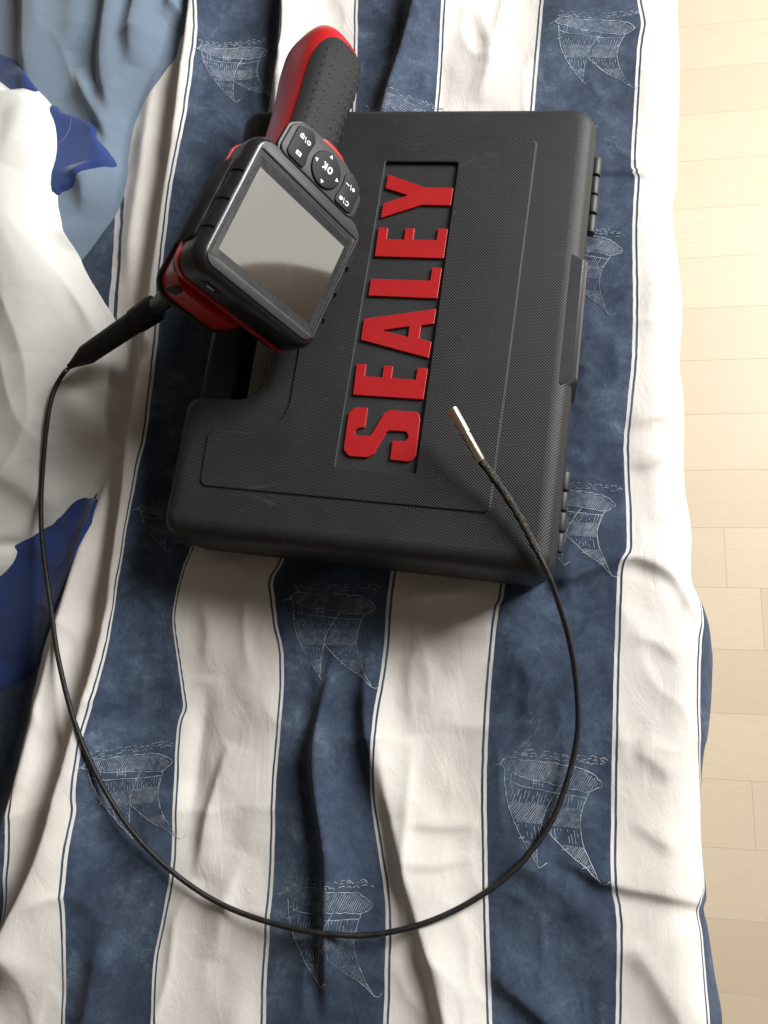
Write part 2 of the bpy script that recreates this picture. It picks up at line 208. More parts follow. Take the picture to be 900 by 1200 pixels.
BOUNDS = {'L0': [(-0.6226, 0.6658), (-0.529, 0.3464), (-0.4906, 0.1201), (-0.4138, -0.0084), (-0.3893, -0.2445)], 'R0': [(-0.3482, 0.6237), (-0.3242, 0.411), (-0.3171, 0.3306), (-0.316, 0.2803), (-0.3122, 0.2006), (-0.3138, 0.1049), (-0.3319, 0.0555), (-0.349, 0.0021), (-0.3429, -0.0352), (-0.337, -0.0825), (-0.3415, -0.166), (-0.3357, -0.2384)], 'L1': [(-0.2794, 0.6079), (-0.2685, 0.5282), (-0.27, 0.4458), (-0.274, 0.3821), (-0.2741, 0.314), (-0.2735, 0.2635), (-0.2725, 0.1851), (-0.2745, 0.1526), (-0.2761, 0.1278), (-0.2787, 0.0655), (-0.2813, 0.0249), (-0.2878, -0.0153), (-0.2924, -0.0416), (-0.2945, -0.076), (-0.294, -0.0896), (-0.2965, -0.1156), (-0.2965, -0.1548), (-0.2909, -0.2333)], 'R1': [(-0.2008, 0.6016), (-0.1942, 0.5481), (-0.1931, 0.5057), (-0.2008, 0.4385), (-0.2014, 0.3262), (-0.2039, 0.2413), (-0.2135, 0.1731), (-0.2302, 0.1076), (-0.24, 0.0572), (-0.2387, 0.0332), (-0.2286, -0.0078), (-0.2266, -0.0186), (-0.2294, -0.0317), (-0.2279, -0.0689), (-0.2248, -0.1153), (-0.2274, -0.1482), (-0.2314, -0.1806), (-0.2263, -0.227)], 'L2': [(-0.1366, 0.5917), (-0.1366, 0.5549), (-0.1338, 0.4488), (-0.147, 0.3242), (-0.1553, 0.1855), (-0.1667, 0.0957), (-0.1751, 0.0722), (-0.1733, 0.0589), (-0.1687, 0.0393), (-0.1625, 0.0203), (-0.1604, -0.014), (-0.1619, -0.0525), (-0.161, -0.0892), (-0.1609, -0.149), (-0.1611, -0.1839), (-0.1586, -0.22)], 'R2': [(-0.0593, 0.5727), (-0.0599, 0.5385), (-0.0639, 0.4434), (-0.0704, 0.3189), (-0.0773, 0.1705), (-0.0848, 0.0767), (-0.0867, 0.0548), (-0.0885, 0.0149), (-0.0921, -0.0182), (-0.0932, -0.0505), (-0.0921, -0.0728), (-0.0855, -0.1035), (-0.0799, -0.1305), (-0.0785, -0.1637), (-0.0784, -0.2101)], 'L3': [(0.016, 0.5681), (0.0139, 0.5359), (0.0063, 0.4351), (-0.0007, 0.3143), (-0.0083, 0.182), (-0.0141, 0.0712), (-0.0184, 0.0532), (-0.023, 0.0046), (-0.0251, -0.0452), (-0.0247, -0.0801), (-0.0237, -0.1141), (-0.0223, -0.1471), (-0.0196, -0.2026)], 'R3': [(0.0917, 0.5575), (0.0913, 0.5252), (0.0936, 0.5032), (0.0899, 0.481), (0.0854, 0.4235), (0.082, 0.3772), (0.0849, 0.3708), (0.0817, 0.3283), (0.081, 0.2846), (0.0789, 0.232), (0.0742, 0.1924), (0.0712, 0.163), (0.0718, 0.1259), (0.0709, 0.0964), (0.0678, 0.0894), (0.0654, 0.0832), (0.0639, 0.0633), (0.0621, 0.0323), (0.0597, -0.0167), (0.0571, -0.0749), (0.0558, -0.1076), (0.0589, -0.13), (0.0563, -0.1966)], 'L4': [(0.1658, 0.5474), (0.1542, 0.3704), (0.1432, 0.2391), (0.1301, 0.1201), (0.117, 0.064), (0.1106, 0.0337), (0.1085, -0.0027), (0.1111, -0.0319), (0.1178, -0.0681), (0.113, -0.1062), (0.1039, -0.1169), (0.1055, -0.1367), (0.1035, -0.1909)], 'R4': [(0.2424, 0.5359), (0.2111, 0.2363), (0.1869, 0.0658), (0.1711, -0.1844)]}
# ---- cloth heights (metres), all from world x, y ----
def _vnoise(x, y, seed):
    xi = np.floor(x).astype(np.int64); yi = np.floor(y).astype(np.int64)
    fx = x - xi; fy = y - yi
    fx = fx*fx*(3-2*fx); fy = fy*fy*(3-2*fy)
    def h(a, b):
        n = (a*374761393 + b*668265263 + seed*974634777) & 0xffffffff
        n = ((n ^ (n >> 13))*1274126177) & 0xffffffff
        return ((n ^ (n >> 16)) & 0xffff)/65535.0
    return (h(xi, yi)*(1-fx)+h(xi+1, yi)*fx)*(1-fy)+(h(xi, yi+1)*(1-fx)+h(xi+1, yi+1)*fx)*fy

def path_field(x, y, pts):
    """signed distance (left of travel positive) and fraction along a polyline"""
    best = np.full(x.shape, 9.0); sg = np.zeros(x.shape); fr = np.zeros(x.shape)
    P = np.array(pts, float); L = np.hypot(*np.diff(P, axis=0).T); tot = L.sum(); acc = 0
    for a, b, l in zip(P[:-1], P[1:], L):
        d = (b-a)/l
        t = np.clip((x-a[0])*d[0]+(y-a[1])*d[1], 0, l)
        qx = x-(a[0]+d[0]*t); qy = y-(a[1]+d[1]*t)
        dist = np.hypot(qx, qy); side = np.clip((d[0]*(y-a[1])-d[1]*(x-a[0]))/(dist+1e-7), -1, 1)
        m = dist < best
        best = np.where(m, dist, best); sg = np.where(m, side, sg); fr = np.where(m, (acc+t)/tot, fr)
        acc += l
    return best, sg, fr

def smooth_path(pts, n=6):
    P = np.array(pts, float)
    P = np.vstack([2*P[0]-P[1], P, 2*P[-1]-P[-2]]); out = []
    for i in range(1, len(P)-2):
        for k in range(n):
            t = k/n
            out.append(.5*((2*P[i])+(-P[i-1]+P[i+1])*t+(2*P[i-1]-5*P[i]+4*P[i+1]-P[i+2])*t*t+(-P[i-1]+3*P[i]-3*P[i+1]+P[i+2])*t**3))
    out.append(P[-2]); return np.array(out)

def folds(x, y, flist, POW=1.6):
    z = np.zeros(x.shape)
    for pts, h, w1, w2, e0, e1 in flist:
        pts = smooth_path(pts, 4)
        m = (x > pts[:, 0].min()-.09) & (x < pts[:, 0].max()+.09) & (y > pts[:, 1].min()-.09) & (y < pts[:, 1].max()+.09)
        if not m.any(): continue
        d, sd, f = path_field(x[m], y[m], pts)
        q = np.clip(d/(w2*.35), 0, 1); w = .5*(w1+w2)+.5*(w1-w2)*sd*q*(2-q)
        pr = np.exp(-(d/w)**POW)
        tp = np.ones(d.shape)
        if e0: tp *= np.clip(f/.3, 0, 1)**.8
        if e1: tp *= np.clip((1-f)/.3, 0, 1)**.8
        z[m] += h*pr*tp
    return z

def poly_sd(x, y, pts):
    """signed distance to a closed polygon, positive inside"""
    P = np.array(pts, float); best = np.full(x.shape, 9.0); ins = np.zeros(x.shape, bool)
    for i in range(len(P)):
        a = P[i]; b = P[(i+1) % len(P)]; d = b-a; l2 = d@d+1e-12
        t = np.clip(((x-a[0])*d[0]+(y-a[1])*d[1])/l2, 0, 1)
        best = np.minimum(best, np.hypot(x-a[0]-d[0]*t, y-a[1]-d[1]*t))
        c = (a[1] > y) != (b[1] > y)
        if abs(d[1]) > 1e-12: ins ^= c & (x < d[0]*(y-a[1])/d[1]+a[0])
    return np.where(ins, best, -best)

def in_case(x, y):
    dx = (x-CASE_X); dy = (y-CASE_Y)
    lx = dx*CASE_C+dy*CASE_S; ly = -dx*CASE_S+dy*CASE_C
    return np.minimum(np.minimum(lx+.132, .124-lx), np.minimum(ly+.155, .161-ly))

def z_sheet(x, y):
    x = np.asarray(x, float); y = np.asarray(y, float)
    z = folds(x, y, SHEET_FOLDS)*(1-.35*sm((x-.02)/.05))
    z0 = z; z = np.zeros(x.shape)
    wx = x+.012*(_vnoise(x*16, y*16, 11)-.5); wy = y+.02*(_vnoise(x*12, y*12, 12)-.5)
    rg = 1-np.abs(2*_vnoise(wx*34+5, wy*17+1, 13)-1); rg2 = 1-np.abs(2*_vnoise(wy*30+wx*14, wx*44, 14)-1); msk = _vnoise(x*11, y*9, 15)
    z += .0024*rg**3*np.clip(msk*2-.5, 0, 1) + .0018*rg2**4*np.clip(1.5-msk*2, 0, 1)
    z += .0045*(_vnoise(x*13+3, y*6+9, 1)-.5) + .0032*(_vnoise(x*30, y*15, 2)-.5) + .0011*(_vnoise(x*75, y*60, 3)-.5)
    z = z0+z*(1-.45*sm((x-.02)/.06))
    d, sd, f = path_field(x, y, GULLY)
    g = np.clip(-d*sd/.03, 0, 1); g = g*g*(3-2*g)
    z -= .022*g*np.clip((.09-y)/.08, 0, 1)
    c = in_case(x, y)
    k = np.clip((c+.012)/.02, 0, 1); k = k*k*(3-2*k)
    return z*(1-k) + np.minimum(z-.003, -.0012)*k

def sm(v):
    v = np.clip(v, 0, 1); return v*v*(3-2*v)

def z_grey(x, y):
    x = np.asarray(x, float); y = np.asarray(y, float)
    d = poly_sd(x, y, GREY_OUT); base = z_sheet(x, y)
    e = np.clip(d/.024, 0, 1); wx = x+.02*(_vnoise(x*18, y*12, 21)-.5)
    f = folds(wx, y, GREY_FOLDS, 2.0)*sm(d/.02)
    rg = 1-np.abs(2*_vnoise(wx*26+y*6, y*9, 22)-1)
    tgt = .004+.014*np.sin(np.pi/2*e)**.8 + .012*sm(d/.12) + f + .006*(_vnoise(wx*15, y*9, 7)-.5)*e + .003*rg**2*e
    z = base+(tgt-base)*sm(d/.014)
    return np.where(d > 0, z+.0012*np.clip(d/.002, 0, 1), base+d*1.2), d

def z_white(x, y):
    x = np.asarray(x, float); y = np.asarray(y, float)
    d = poly_sd(x, y, WHITE_OUT)
    zg, dg = z_grey(x, y)
    base = np.where(dg > 0, np.maximum(z_sheet(x, y), zg), z_sheet(x, y))
    g = sm((dg+.05)/.09); e = np.clip(d/.034, 0, 1)
    wx = x+.03*(_vnoise(x*10, y*8, 31)-.5); wy = y+.03*(_vnoise(x*9, y*8, 32)-.5)
    rg = 1-np.abs(2*_vnoise(wx*14+wy*10, wy*7-wx*4, 33)-1)
    tgt = .030*g + .014*np.sin(np.pi/2*e)**.8 + .012*sm((d-.01)/.10) + folds(wx, wy, WHITE_FOLDS, 2.0)*sm(d/.015) + .003*(_vnoise(wx*12, wy*9, 8)-.5)*e + .0025*rg**3*e
    z = base+np.maximum(tgt-base, .003)*sm(d/.016)
    return np.where(d > 0, np.maximum(z, base)+.0016*np.clip(d/.0025, 0, 1), base+d*1.2), d

def z_blue(x, y):
    x = np.asarray(x, float); y = np.asarray(y, float)
    d = poly_sd(x, y, BLUE_OUT)
    e = np.clip(d/.01, 0, 1)
    base = z_sheet(x, y)
    z = np.maximum(base, -.03) + .005*np.sqrt(np.clip(1-(1-e)**2, 0, 1)) + .002*(_vnoise(x*20, y*20, 9)-.5)*e
    return np.where(d > 0, z, base+d*1.6), d
# ---- end cloth heights ----


# ------------------------------------------------------------ materials
def weave(k, h, strength=.35):
    """woven yarn relief added to a height"""
    mp = k.n('ShaderNodeSeparateXYZ'); k.l(k.obj(), mp.inputs[0])
    a = k.math('SINE', k.math('MULTIPLY', mp.outputs[0], 2*math.pi/.0011)); b = k.math('SINE', k.math('MULTIPLY', mp.outputs[1], 2*math.pi/.0011))
    w = k.math('MULTIPLY', k.math('MULTIPLY', a, b), .16)
    return k.math('ADD', k.math('MULTIPLY', h, 1.0), w)

def mat_sheet():
    k = NT('striped_cotton'); sp = k.n('ShaderNodeSeparateXYZ'); k.l(k.uv(), sp.inputs[0])
    wob = k.math('MULTIPLY', k.math('SUBTRACT', k.noise(90, 2), .5), .006)
    u = k.math('FRACT', k.math('ADD', k.math('ADD', sp.outputs[0], 20.0), wob)); 
    def band(a, b, s=.0012):
        return k.math('MULTIPLY', k.sstep(u, a-s, a+s), k.math('SUBTRACT', 1.0, k.sstep(u, b-s, b+s)))
    blue = band(.0, .57); wl = k.math('ADD', band(.0105, .0245), band(.5455, .5595), clamp=True)
    n1 = k.noise(17, 6, .62, dist=.6); n2 = k.noise(62, 5, .6, dist=1.2); n3 = k.noise(420, 3, .6); n4 = k.noise(6, 3)
    mott = k.math('ADD', k.math('MULTIPLY', n1, .55), k.math('ADD', k.math('MULTIPLY', n2, .3), k.math('MULTIPLY', n3, .18)))
    bl = k.ramp(mott, [(.36, (.020, .030, .052)), (.48, (.033, .049, .083)), (.58, (.058, .084, .128)), (.74, (.17, .21, .27))])
    # faded scratchy veins in the denim print
    vo = k.n('ShaderNodeTexNoise'); vo.inputs['Scale'].default_value = 26; vo.inputs['Detail'].default_value = 3; vo.inputs['Distortion'].default_value = 2.2; k.l(k.obj(), vo.inputs['Vector'])
    vein = k.math('SUBTRACT', 1.0, k.sstep(k.math('ABSOLUTE', k.math('SUBTRACT', vo.outputs['Fac'], .5)), 0.0, .011))
    vein = k.math('MULTIPLY', vein, k.sstep(k.noise(14, 3), .56, .70))
    bl = k.mix(k.math('MULTIPLY', vein, .55), bl, (.22, .27, .34))
    wh = k.mix(k.sstep(n4, .35, .7), (.76, .72, .67), (.69, .64, .585))
    wh = k.mix(k.math('MULTIPLY', n3, .10), wh, (.58, .55, .50))
    c = k.mix(blue, wh, bl); c = k.mix(wl, c, (.66, .64, .61))
    k.base(c); k.rough(.88); k.b.inputs['Specular IOR Level'].default_value = .25
    k.b.inputs['Sheen Weight'].default_value = .12
    cr = k.noise(34, 5, .6, dist=.8, scl=(1.6, .8, 1)); cr2 = k.noise(110, 4, .6)
    h = k.math('ADD', k.math('MULTIPLY', cr, 2.0), k.math('MULTIPLY', cr2, .55))
    k.bump(weave(k, h), .55, .0009); return k.m
M_SHEET = mat_sheet()
def cloth_mat(name, c1, c2, scale=900, bump=.4, sheen=.2, big=14):
    k = NT(name); n = k.noise(scale, 3); b = k.noise(big, 4)
    c = k.mix(b, c1, c2); c = k.mix(k.math('MULTIPLY', n, .3), c, tuple(v*.6 for v in c1))
    k.base(c); k.rough(.95); k.b.inputs['Specular IOR Level'].default_value = .15; k.b.inputs['Sheen Weight'].default_value = sheen
    h = k.math('ADD', k.math('MULTIPLY', k.noise(45, 4, .5, dist=.5), 1.3), k.math('MULTIPLY', n, .3))
    k.bump(h, bump, .0008); return k.m
M_GREY = cloth_mat('faded_blue_jersey', (.130, .180, .245), (.185, .238, .30), 1300, .7, .5)
M_WHITE = cloth_mat('white_jersey', (.66, .65, .61), (.71, .70, .665), 1500, .45, .2)
M_ROYAL = cloth_mat('royal_blue_cotton', (.018, .040, .155), (.028, .058, .20), 1200, .4, .3)
M_INK = None
def mat_ink():
    k = NT('pale_print_ink'); f = k.noise(300, 3); g = k.noise(28, 3)
    k.base(k.mix(k.sstep(k.math('ADD', k.math('MULTIPLY', f, .5), k.math('MULTIPLY', g, .5)), .38, .6), (.12, .155, .21), (.44, .48, .53))); k.rough(.9)
    k.b.inputs['Specular IOR Level'].default_value = .2; return k.m
M_INK = mat_ink()

def mat_case(knurl):
    k = NT('textured_black_plastic' if knurl else 'smooth_black_plastic')
    f = k.noise(30, 5, .6); fine = k.noise(900, 3)
    sp = k.n('ShaderNodeSeparateXYZ'); k.l(k.obj(), sp.inputs[0])
    c = (.008, .0085, .0095)
    if knurl:
        p = 2*math.pi/.00195
        a = k.math('SINE', k.math('MULTIPLY', sp.outputs[0], p)); b = k.math('SINE', k.math('MULTIPLY', sp.outputs[1], p))
        kn = k.math('POWER', k.math('MULTIPLY', k.math('ADD', k.math('MULTIPLY', a, b), 1.0), .5), 1.6)
        speck = k.math('MULTIPLY', k.sstep(k.noise(520, 1), .755, .79), .5); scuff = k.math('MULTIPLY', k.sstep(k.noise(24, 6, .7, dist=1.5, scl=(1, 3, 1)), .60, .74), .22)
        fade = k.sstep(sp.outputs[2], .0565, .0622)
        h = k.math('ADD', k.math('MULTIPLY', k.math('MULTIPLY', kn, fade), 1.0), k.math('MULTIPLY', fine, .12))
        k.bump(h, .6, .0004)
        knurl_highlight = k.math('MULTIPLY', k.math('MULTIPLY', k.math('POWER', kn, 3.0), fade), k.math('ADD', .45, k.math('MULTIPLY', f, .6)))  # highlight dots on the knurl peaks, painted in as a paler colour
        k.base(k.mix(k.math('ADD', speck, scuff, clamp=True), k.mix(knurl_highlight, k.mix(k.math('MULTIPLY', f, .3), c, (.035, .035, .036)), (.085, .087, .092)), (.10, .098, .094))); k.rough(k.math('ADD', .40, k.math('MULTIPLY', f, .22)))
        k.b.inputs['Specular IOR Level'].default_value = .36
    else:
        k.base(k.mix(k.math('MULTIPLY', f, .4), c, (.032, .032, .032))); k.rough(k.math('ADD', .42, k.math('MULTIPLY', f, .2)))
        k.bump(fine, .35, .0002); k.b.inputs['Specular IOR Level'].default_value = .5
    return k.m
M_KNURL = mat_case(True); M_SMOOTH = mat_case(False)
M_RED = plastic('glossy_red_plastic', (.42, .008, .012), .34, .5, .12, 900, .12)
M_LETTER = plastic('red_letter_plastic', (.38, .012, .014), .38, .45, .2, 1500, .12)
M_BLACK = plastic('gloss_black_plastic', (.012, .012, .0145), .27, .55, .2, 2600)
M_RUB = plastic('black_rubber', (.014, .015, .015), .58, .25, .45, 2200)
M_RUB2 = plastic('soft_black_rubber', (.016, .016, .017), .62, .3, .5, 2000)
M_GUN = plastic('satin_grey_plastic', (.028, .0275, .027), .48, .3, .2, 2600)
M_PANEL = plastic('satin_black_panel', (.026, .027, .029), .42, .5, .3, 2400)
M_BTN = plastic('soft_black_buttons', (.009, .010, .012), .55, .22, .3, 2600)
def simple(name, c, rough=.5, metal=0.0, spec=.5):
    k = NT(name); f = k.noise(400, 4); k.base(k.mix(k.math('MULTIPLY', f, .25), c, tuple(v*.75 for v in c))); k.rough(k.math('ADD', rough-.04, k.math('MULTIPLY', f, .08)))
    k.b.inputs['Metallic'].default_value = metal; k.b.inputs['Specular IOR Level'].default_value = spec; return k.m
M_MARK = simple('white_marking_paint', (.82, .82, .80), .6)
M_CHROME = simple('polished_steel', (.74, .64, .50), .27, 1.0)
M_GASKET = simple('black_gasket', (.006, .006, .006), .5)
def mat_screen():
    k = NT('dark_display_glass'); k.base((.50, .495, .47)); k.b.inputs['Metallic'].default_value = 1.0
    k.rough(k.math('ADD', .045, k.math('MULTIPLY', k.sstep(k.noise(30, 4, .5, dist=.8), .45, .8), .035))); return k.m
M_SCREEN = mat_screen()
def mat_border():
    k = NT('grey_glass_border'); k.base((.15, .15, .14)); k.b.inputs['Metallic'].default_value = .5; k.rough(.16); return k.m
M_BORDER = mat_border()
def mat_wood():
    k = NT('pale_laminate'); oi = k.n('ShaderNodeObjectInfo')
    cmb = k.n('ShaderNodeVectorMath', operation='ADD'); sc = k.n('ShaderNodeVectorMath', operation='SCALE'); sc.inputs[3].default_value = 7.0
    rr = k.n('ShaderNodeCombineXYZ'); k.l(oi.outputs['Random'], rr.inputs[0]); k.l(oi.outputs['Random'], rr.inputs[1]); k.l(rr.outputs[0], sc.inputs[0])
    k.l(k.obj(), cmb.inputs[0]); k.l(sc.outputs[0], cmb.inputs[1])
    g = k.noise(10, 5, .6, vec=cmb.outputs[0], dist=1.2, scl=(.7, 4.5, 1)); g2 = k.noise(60, 4, .6, vec=cmb.outputs[0], scl=(.5, 9, 1))
    rings = k.math('ABSOLUTE', k.math('SINE', k.math('MULTIPLY', g, 34.0)))
    c = k.mix(k.math('MULTIPLY', oi.outputs['Random'], 1.0), (.56, .47, .345), (.49, .395, .285))
    c = k.mix(k.math('MULTIPLY', k.math('POWER', rings, 3.0), .38), c, (.50, .37, .24)); c = k.mix(k.math('MULTIPLY', g2, .35), c, (.66, .55, .41))
    k.base(c); k.rough(.42); k.b.inputs['Specular IOR Level'].default_value = .4
    k.bump(g2, .08, .0003); return k.m
M_WOOD = mat_wood()
M_GAP = simple('dark_joint', (.46, .35, .23), .8)

# ------------------------------------------------------------ floor of laminate strips
FZ = -.33
fl = link('floor', [(-3, -3, FZ-.006), (4, -3, FZ-.006), (4, 4, FZ-.006), (-3, 4, FZ-.006)], [(0, 1, 2, 3)], M_GAP, None, False)
fl['kind'] = 'structure'
def plank_mesh(L, Wd):
    g = .00006; o = [(g, g), (L-g, g), (L-g, Wd-g), (g, Wd-g)]
    v, f = prism(o, -.006, 0, .00012, (), 1); me = bpy.data.meshes.new('plank'); me.from_pydata(v, [], f); me.materials.append(M_WOOD); me.update(); return me
PW = .0634; Y0 = .3061-12*PW
pm = {}
for r in range(-4, 27):
    y = Y0+r*PW; x = -.12-random.random()*.3
    if r == 5: x = .2221-.42
    while x < 1.15:
        L = random.choice((.55, .62, .70)) if r != 5 else .42
        if L not in pm: pm[L] = plank_mesh(L, PW)
        o = bpy.data.objects.new('plank', pm[L]); COL.objects.link(o); o.parent = fl; o.location = (x, y, FZ); x += L

# unseen brown shape, added only to give the display a dark reflection
k_ = NT('reflection_shape_brown'); k_.base(k_.mix(k_.noise(30, 4), (.05, .034, .026), (.035, .024, .018))); k_.rough(.9); k_.bump(k_.noise(300, 4), .3, .001)
cv = []; 
for i in range(25):
    ph = -math.pi/2+math.pi*i/24
    for j in range(40):
        th = 2*math.pi*j/40
        sq = lambda c, p: math.copysign(abs(c)**p, c)
        cv.append((1.58+.09*math.cos(ph)*math.cos(th), .22+.37*sq(math.cos(ph), .7)*sq(math.sin(th), .7), .12+.45*sq(math.sin(ph), .8)))
cf = [(i*40+j, i*40+(j+1) % 40, (i+1)*40+(j+1) % 40, (i+1)*40+j) for i in range(24) for j in range(40)]
cu = link('added_reflection_shape', cv, cf, k_.m); tag(cu, 'unseen brown shape added out of view for the blank display to mirror', 'added reflection shape')

# ------------------------------------------------------------ striped bed cover
DS = .0018; RB = .028
xs = np.arange(-.60, .60, DS); ys = np.arange(-.30, .74, DS)
e = smooth_path(EDGE, 8); e = e[np.argsort(e[:, 1])]
xe = np.interp(ys, e[:, 1], e[:, 0])
X = np.repeat(xs[None, :], len(ys), 0); Y = np.repeat(ys[:, None], len(xs), 1)
# stripe coordinate
knots = []
for i, kx in enumerate(('L0', 'R0', 'L1', 'R1', 'L2', 'R2', 'L3', 'R3', 'L4', 'R4')):
    b = np.array(BOUNDS[kx]); 
    b = smooth_path(b, 5) if kx not in ('R3',) else smooth_path(b, 3)
    b = b[np.argsort(b[:, 1], kind='stable')]
    knots.append(np.interp(ys, b[:, 1], b[:, 0]))
KN = np.array(knots); UU = np.array([-1, -.43, 0, .57, 1, 1.57, 2, 2.57, 3, 3.57])
U = np.empty_like(X)
for j in range(len(ys)):
    k = KN[:, j]; U[j] = np.interp(xs, k, UU)
    lo = xs < k[0]; U[j][lo] = UU[0]+(xs[lo]-k[0])/.1; hi = xs > k[-1]; U[j][hi] = UU[-1]+(xs[hi]-k[-1])/.1
ridge = RB
s0 = (xe-RB)[:, None]
t = X-s0
hang = t > 0
Z = z_sheet(np.minimum(X, s0+RB*.9), Y)
ang = np.clip(t/RB, 0, math.pi/2)
flut = .004*np.sin(Y*38+1.3)+.003*np.sin(Y*71)
PXx = np.where(hang, s0+RB*np.sin(ang)+np.where(t > RB*math.pi/2, flut*np.clip((t-RB*1.57)/.1, 0, 1)-.02*np.clip((t-RB*1.57)/.3, 0, 1), 0), X)
drop = np.where(hang, RB*(1-np.cos(ang))+np.clip(t-RB*math.pi/2, 0, None), 0)
PZ = Z*np.where(hang, np.cos(ang), 1.0)-drop
PXx = PXx+np.where(hang, Z*np.sin(ang)*.6, 0)
PZ = np.maximum(PZ, FZ+.004)
nx, ny = len(xs), len(ys)
verts = np.stack([PXx, Y, PZ], -1).reshape(-1, 3)
ii = (np.arange(ny-1)[:, None]*nx+np.arange(nx-1)[None, :]).ravel()
quads = np.stack([ii, ii+1, ii+nx+1, ii+nx], 1)
def fast_mesh(name, verts, quads, mat, uvs=None):
    me = bpy.data.meshes.new(name); me.vertices.add(len(verts)); me.vertices.foreach_set('co', verts.astype(np.float32).ravel())
    me.loops.add(quads.size); me.loops.foreach_set('vertex_index', quads.astype(np.int32).ravel())
    me.polygons.add(len(quads)); me.polygons.foreach_set('loop_start', (np.arange(len(quads))*4).astype(np.int32))
    me.polygons.foreach_set('use_smooth', np.ones(len(quads), bool)); me.update(calc_edges=True); me.validate()
    if uvs is not None:
        ul = me.uv_layers.new(name='UVMap'); li = np.empty(len(me.loops), np.int32); me.loops.foreach_get('vertex_index', li)
        ul.data.foreach_set('uv', uvs[li].astype(np.float32).ravel())
    me.materials.append(mat); o = bpy.data.objects.new(name, me); COL.objects.link(o); return o
sheet = fast_mesh('bed_cover', verts, quads, M_SHEET, np.stack([U.ravel(), Y.ravel()], 1))
tag(sheet, 'crumpled bed cover with wide navy and cream stripes and pale sail prints, under the case', 'bed cover')
def sheet_z(x, y):
    gx = (x-xs[0])/DS; gy = (y-ys[0])/DS; i = int(max(0, min(nx-2, math.floor(gx)))); j = int(max(0, min(ny-2, math.floor(gy)))); fx = gx-i; fy = gy-j
    return (PZ[j, i]*(1-fx)+PZ[j, i+1]*fx)*(1-fy)+(PZ[j+1, i]*(1-fx)+PZ[j+1, i+1]*fx)*fy

